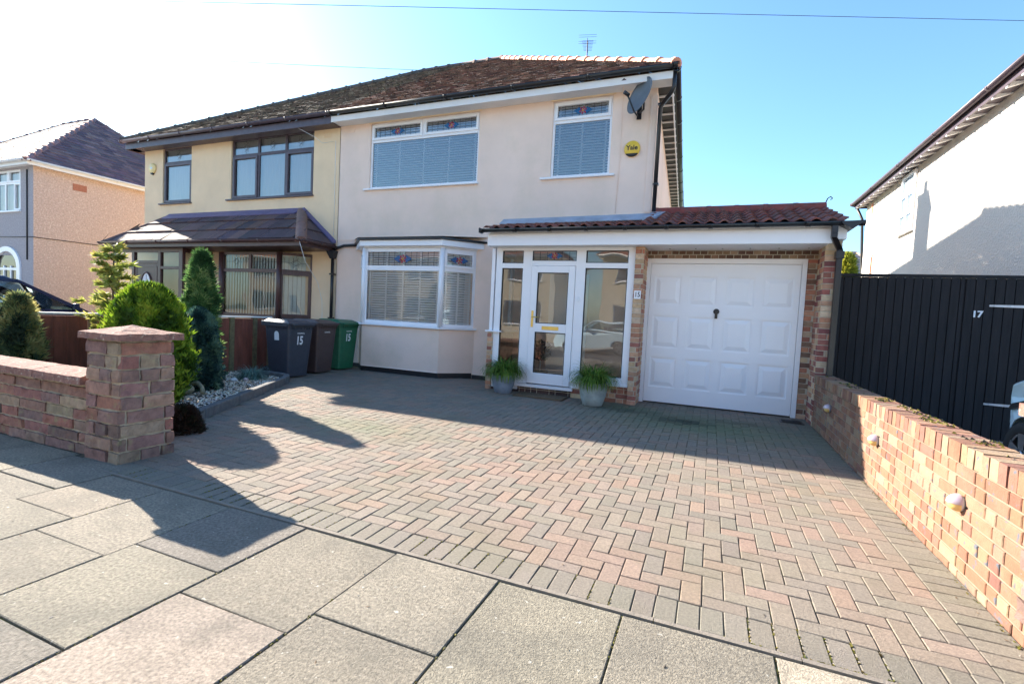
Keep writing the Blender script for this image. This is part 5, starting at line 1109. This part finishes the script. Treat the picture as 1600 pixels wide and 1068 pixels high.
cone('scruffy green ground-hugging shrub behind the pillar near the fence', 'low_shrub', (.35, -5.6, .05), lambda t: .5 * (1 - t) ** .4, .42, 1500, [(.05, .09, .02), (.09, .15, .04)], .07, .009, .5, 14, wob=.5)
# airy golden conifer: limbs with drooping sprays
GC = thing('golden_conifer', 'airy golden-yellow conifer with long loose branches behind the round bush', 'shrub', (.42, -4.75, .08)); rnd = random.Random(15)
mb = MB(); mb.tube([(0, 0, -.05), (.02, 0, 1.0), (0, .02, 1.98)], .028, 8, r2=.006); gl_ = MB(); PG = [(.26, .30, .06), (.40, .42, .10), (.52, .50, .15), (.18, .24, .05), (.42, .36, .10)]
for i in range(46):
    z = .5 + 1.45 * (i / 46) ** .8; a = i * 2.4 + rnd.uniform(-.8, .8); z += rnd.uniform(-.05, .05); l = (.36 * (1 - (z - .5) / 1.75) + .08) * rnd.uniform(.45, 1.35)
    if i in (8, 14): a = math.pi + .5 - i * .05; l = .62
    P = [Vector((0, 0, z)) + Vector((math.cos(a), math.sin(a), 0)) * l * t + Vector((0, 0, .28 * l * t * (1.3 - t * .5))) for t in (0, .33, .66, 1)]; mb.tube(P, .007, 5, r2=.002)
    for k in range(34):
        t = rnd.uniform(.12, 1.0); q = P[0].lerp(P[3], t) + Vector((0, 0, .1 * l * t * (1 - t) * 2)); sd = rnd.choice((-1, 1)); d = Vector((math.cos(a + sd * .9), math.sin(a + sd * .9), rnd.uniform(-.1, .5)))
        spray(gl_, q, d, .12 * rnd.uniform(.4, 1.2), .011, rnd.choice(PG), rnd, 3, .5)
mb.build('branches', M['bark'], GC); gl_.build('foliage', M['leaf'], GC)
FE = thing('blue_fescue', 'low tuft of blue-green ornamental grass at the far end of the gravel bed', 'ornamental grass', (.95, -2.98, .10))
mb = MB(); grass(mb, (0, 0, 0), 700, .12, .34, 1.1, random.Random(16), [(.16, .27, .23), (.24, .36, .31), (.11, .19, .15)], .0035); mb.build('blades', M['leaf'], FE)
# ================================================================== cars
def car(lab, loc, rz, mt, prof, W_=1.72, wb=(.72, 3.25), wr=.31, glassp=None, rim=1):
    """prof: side outline (along, z) clockwise from rear bottom; local +y is forward, origin at the rear axle line centre"""
    t = thing('parked_car', lab, 'car', loc, rz)
    def arch(cy): return [(cy + (wr + .06) * math.cos(a), wr + (wr + .06) * math.sin(a)) for a in [math.pi * j / 10 for j in range(11)]][::-1]
    L0, L1 = prof[0][0], prof[-1][0]
    bot = [(prof[-1][0], .22)] + [p for p in arch(wb[1])[::-1] if p[1] > .22] + [p for p in arch(wb[0])[::-1] if p[1] > .22] + [(prof[0][0], .22)]
    out = prof + bot
    body = MB(); hw_ = W_ / 2
    cyc = (L0 + L1) / 2; layers = [(-hw_, .955, .0), (-hw_ + .0, .985, .02), (-hw_ + .10, 1., .07)]; rings = []
    for xo, sc, _ in [(-hw_ + .0, .93, 0), (-hw_ + .05, .975, 0), (-hw_ + .17, 1, 0), (hw_ - .17, 1, 0), (hw_ - .05, .975, 0), (hw_, .93, 0)]:
        rings.append([body.P((xo * (1 - .24 * max(0., (y - (L1 - .60)) / .60) ** 2), cyc + (y - cyc) * (sc if z > .22 else sc), .6 + (z - .6) * (sc if z > .6 else 1))) for y, z in out])
    for a, b in zip(rings, rings[1:]):
        for j in range(len(out)): body.fi((a[j], b[j], b[(j + 1) % len(out)], a[(j + 1) % len(out)]), sm=False)
    body.fi(rings[0]); body.fi(rings[-1][::-1]); bo = body.build('body', M[mt], t, bevel=.02)
    # greenhouse
    g0, g1, g2, g3, zb_, zt_ = glassp; gi = .16
    gm = MB(); lo = [(-hw_ + .05, g0, zb_), (hw_ - .05, g0, zb_), (hw_ - .05, g3, zb_), (-hw_ + .05, g3, zb_)]; hi = [(-hw_ + gi, g1, zt_), (hw_ - gi, g1, zt_), (hw_ - gi, g2, zt_), (-hw_ + gi, g2, zt_)]
    def inset(q, s, o=0.): c = sum((Vector(p) for p in q), Vector()) / 4; return [c + (Vector(p) - c) * s for p in q]
    for nm, q in (('side_window', [lo[3], lo[0], hi[0], hi[3]]), ('rear_window', [lo[0], lo[1], hi[1], hi[0]]), ('side_window', [lo[1], lo[2], hi[2], hi[1]]), ('windscreen', [lo[2], lo[3], hi[3], hi[2]])):
        w_ = MB(); q = [Vector(p) for p in q]; n_ = (q[1] - q[0]).cross(q[3] - q[0]).normalized()
        I = [q[0].lerp(q[1], .05).lerp(q[3].lerp(q[2], .05), .06), q[1].lerp(q[0], .05).lerp(q[2].lerp(q[3], .05), .06), q[2].lerp(q[3], .05).lerp(q[1].lerp(q[0], .05), .10), q[3].lerp(q[2], .05).lerp(q[0].lerp(q[1], .05), .10)]
        w_.face(I); w_.build(nm, M['carglass'], t)
        fr_ = MB(); 
        for k in range(4): p = (k + 1) % 4; fr_.face([q[k], q[p], I[p], I[k]]); fr_.face([q[k] - n_ * .04, q[p] - n_ * .04, I[p] - n_ * .04, I[k] - n_ * .04]); fr_.face([I[k], I[p], I[p] - n_ * .04, I[k] - n_ * .04])
        if nm == 'side_window': m1, m2 = I[0].lerp(I[1], .45), I[3].lerp(I[2], .45); e = (I[1] - I[0]).normalized() * .04; fr_.face([m1 - e, m1 + e, m2 + e, m2 - e])
        fr_.build('pillars', M[mt], t)
    rf = MB(); rf.hexa([Vector(p) - Vector((0, 0, .02)) for p in hi] + [Vector(hi[0]) + Vector((.08, .12, .05)), Vector(hi[1]) + Vector((-.08, .12, .05)), Vector(hi[2]) + Vector((-.08, -.15, .05)), Vector(hi[3]) + Vector((.08, -.15, .05))]); rf.build('roof', M[mt], t, bevel=.02)
    se = MB(); se.box(-.6, .6, (g0 + g3) / 2 - .1, (g0 + g3) / 2 + .1, .7, 1.22); se.box(-.7, .7, g3 - .5, g3 - .2, .8, zb_ - .01); se.build('interior', M['trim'], t)
    for sx in (-1, 1):
        for cy in wb:
            w_ = MB(); w_.lathe([(wr * .62, -.02 * sx), (wr * .66, sx * .0), (wr * .93, .0), (wr, -.03 * sx), (wr, -.19 * sx), (wr * .9, -.21 * sx), (wr * .5, -.21 * sx)], (sx * (hw_ - .005), cy, wr), 30, axis='x', caps=False); wo = w_.build('wheel', M['rubber'], t)
            r_ = MB(); X_ = sx * (hw_ - .02); r_.lathe([(wr * .60, 0), (wr * .68, .012 * sx), (wr * .68, -.10 * sx)], (X_, cy, wr), 30, axis='x', caps=False)
            for k in range(5):
                a = k * 2 * math.pi / 5 + .3; da_ = Vector((0, math.cos(a), math.sin(a))); sa = Vector((0, -math.sin(a), math.cos(a))); C0 = Vector((X_, cy, wr)); n_ = Vector((sx * .012, 0, 0))
                r_.face([C0 + sa * .035 + n_, C0 - sa * .035 + n_, C0 + da_ * wr * .64 - sa * .055 + n_, C0 + da_ * wr * .64 + sa * .055 + n_]); r_.face([C0 + da_ * .03 + n_ * 1.4, C0 - sa * .004 + n_ * 1.4, C0 + da_ * wr * .6 - sa * .01 + n_ * 1.6, C0 + da_ * wr * .6 + sa * .01 + n_ * 1.6])
            r_.lathe([(.05, .014 * sx), (.03, .02 * sx), (0, .02 * sx)], (X_, cy, wr), 12, axis='x'); r_.build('rim', M['chrome'], wo)
            r_ = MB(); r_.lathe([(wr * .6, -.06 * sx), (0, -.061 * sx)], (X_, cy, wr), 20, axis='x'); r_.build('brake_disc', M['trim'], wo)
        hl = MB(); hx = sx * (hw_ - .01); fy = L1; hl.hexa([(hx - sx * .02, fy - .62, .70), (hx - sx * .30, fy - .22, .66), (hx - sx * .32, fy - .26, .66), (hx - sx * .06, fy - .62, .70), (hx - sx * .02, fy - .62, .76), (hx - sx * .30, fy - .27, .74), (hx - sx * .32, fy - .30, .74), (hx - sx * .06, fy - .62, .76)]); 
        ml = MB(); ml.hexa([(sx * (hw_ - .02), g3 - .30, zb_ + .02), (sx * (hw_ + .14), g3 - .34, zb_ + .03), (sx * (hw_ + .14), g3 - .24, zb_ + .03), (sx * (hw_ - .02), g3 - .22, zb_ + .02), (sx * (hw_ - .02), g3 - .30, zb_ + .14), (sx * (hw_ + .13), g3 - .34, zb_ + .15), (sx * (hw_ + .13), g3 - .25, zb_ + .15), (sx * (hw_ - .02), g3 - .22, zb_ + .14)]); ml.build('door_mirror', M[mt], t, bevel=.015)
    return t
P1 = [(-.12, .22), (-.22, .45), (-.20, .75), (-.10, .98), (.1, 1.05), (3.0, 1.02), (3.5, .98), (3.85, .88), (4.05, .70), (4.10, .45), (4.04, .22)]
car('dark blue hatchback parked beyond the fence in front of the yellow house', (-3.75, -6.55, .02), 0, 'carblue', P1, 1.76, (.62, 3.30), .31, (.05, .55, 2.25, 3.25, 1.02, 1.55))
# right car: front corner is what the photograph shows
def arcpts(cy, cz, r, a0, a1, n=12): return [(cy + r * math.cos(a0 + (a1 - a0) * j / n), cz + r * math.sin(a0 + (a1 - a0) * j / n)) for j in range(n + 1)]
P2 = [(-.10, .22), (-.20, .45), (-.18, .80), (-.05, 1.02), (.2, 1.06), (2.3, 1.06), (2.75, 1.04), (3.05, .96), (3.28, .82), (3.42, .62), (3.47, .42), (3.42, .22)]
RC = car('sky-tinted white small car parked in front of the black gate at the right edge', (11.55, -5.70, .02), 0, 'carpale', P2, 1.66, (.45, 2.69), .31, (.0, .40, 1.60, 2.30, 1.05, 1.45))
hl = MB(); hl.hexa([(-.834, 2.76, .75), (-.822, 2.98, .69), (-.78, 2.98, .69), (-.79, 2.76, .75), (-.815, 2.72, .82), (-.81, 2.94, .76), (-.77, 2.94, .76), (-.77, 2.72, .82)]); hl.build('headlight', M['trim'], RC, bevel=.012)
# ================================================================== overhead cables
def ray(px, py): return _fw + _rt * ((px - 800) / 762.58) - _up * ((py - 534) / 762.58)
def cable(lab, A, B, sag, r=.012):
    mb = MB(); A, B = Vector(A), Vector(B); mb.tube([A.lerp(B, t / 24) - Vector((0, 0, sag * 4 * (t / 24) * (1 - t / 24))) for t in range(25)], r, 5); return tag(mb.build('overhead_cable', M['trim']), lab, 'cable')
cable('thin overhead telephone cable crossing the sky along the top edge', CAM + ray(-300, -10) * 12, CAM + ray(1750, 36) * 13, .0, .007)
cable('thin overhead cable running from the mossy roof ridge out to the left', (-1.6, 5.42, 9.45), CAM + ray(-500, 25) * 24, .3, .007)

c = copy_tree(RC); c.location = (5.0, -14.5, -.12); c.rotation_euler = (0, 0, math.pi / 2); c['label'] = 'pale car parked across the road'
c = copy_tree(RC); c.location = (-3.0, -14.5, -.12); c.rotation_euler = (0, 0, math.pi / 2); c['label'] = 'pale car parked across the road'
for c in [o for o in COL.objects if o.get('label') == 'pale car parked across the road']: c['group'] = 'cars parked across the road'
# moss and grit in the joints, litter at the wall foot
rd = random.Random(77); mb = MB()
def tuft(x, y, z, s_, pal):
    for k in range(3):
        a = rd.uniform(0, 6.3); d = Vector((math.cos(a), math.sin(a), 0)) * s_; q = Vector((x, y, z)); mb.face([q - d, q + Vector((-d.y, d.x, 0)) * .7, q + d + Vector((0, 0, s_ * .7)), q + Vector((d.y, -d.x, s_)) * .6], jit(rd.choice(pal), .3, rd))
MO = [(.16, .15, .02), (.22, .19, .04), (.09, .10, .02), (.12, .09, .04)]
for i in range(2600):
    t = rd.random()
    if t < .35: x, y = rd.uniform(3.7, 9.35), YF + rd.uniform(-.008, .004)
    elif t < .65: j = rd.randint(0, 22); x, y = 5.9993 + rd.randint(-20, 32) * u, YF + rd.uniform(0, 2 * u)
    elif t < .8: x, y = XW - rd.uniform(0, .03), rd.uniform(-6.5, -1.0)
    else: x, y = rd.choice(seams), rd.uniform(-8.6, -6.6)
    if noise.noise(Vector((x * 1.7, y * 1.7, 4))) < -.05 or x > 9.41: continue
    tuft(x, y, max(gz(y), 0) - .002 if y > YF else -.004, rd.uniform(.004, .009), MO)
tag(mb.build('joint_moss', M['leaf']), 'yellow-green moss growing in the paving joints', None, None, 'stuff')

mb = MB(); rd = random.Random(78)
for i in range(260):
    x, y = rd.uniform(3.0, 9.3), rd.uniform(-8.6, -1.2)
    if rd.random() < .45: x = XW - abs(rd.gauss(0, .06)) - .01; y = rd.uniform(-6.5, -1.1)
    if inside((x, y), BED): continue
    z = max(gz(y), 0) + .003; s_ = rd.uniform(.003, .011); a = rd.uniform(0, 6.3); d = Vector((math.cos(a), math.sin(a), 0)) * s_; e_ = Vector((-d.y, d.x, 0)) * .5; q = Vector((x, y, z))
    mb.face([q - d, q + e_, q + d + Vector((0, 0, s_ * .4)), q - e_], rd.choice([(.10, .06, .03), (.16, .10, .05), (.05, .04, .03), (.30, .26, .22)]))
tag(mb.build('leaf_litter', M['pebbles']), 'scattered leaf litter and grit on the paving', None, None, 'stuff')
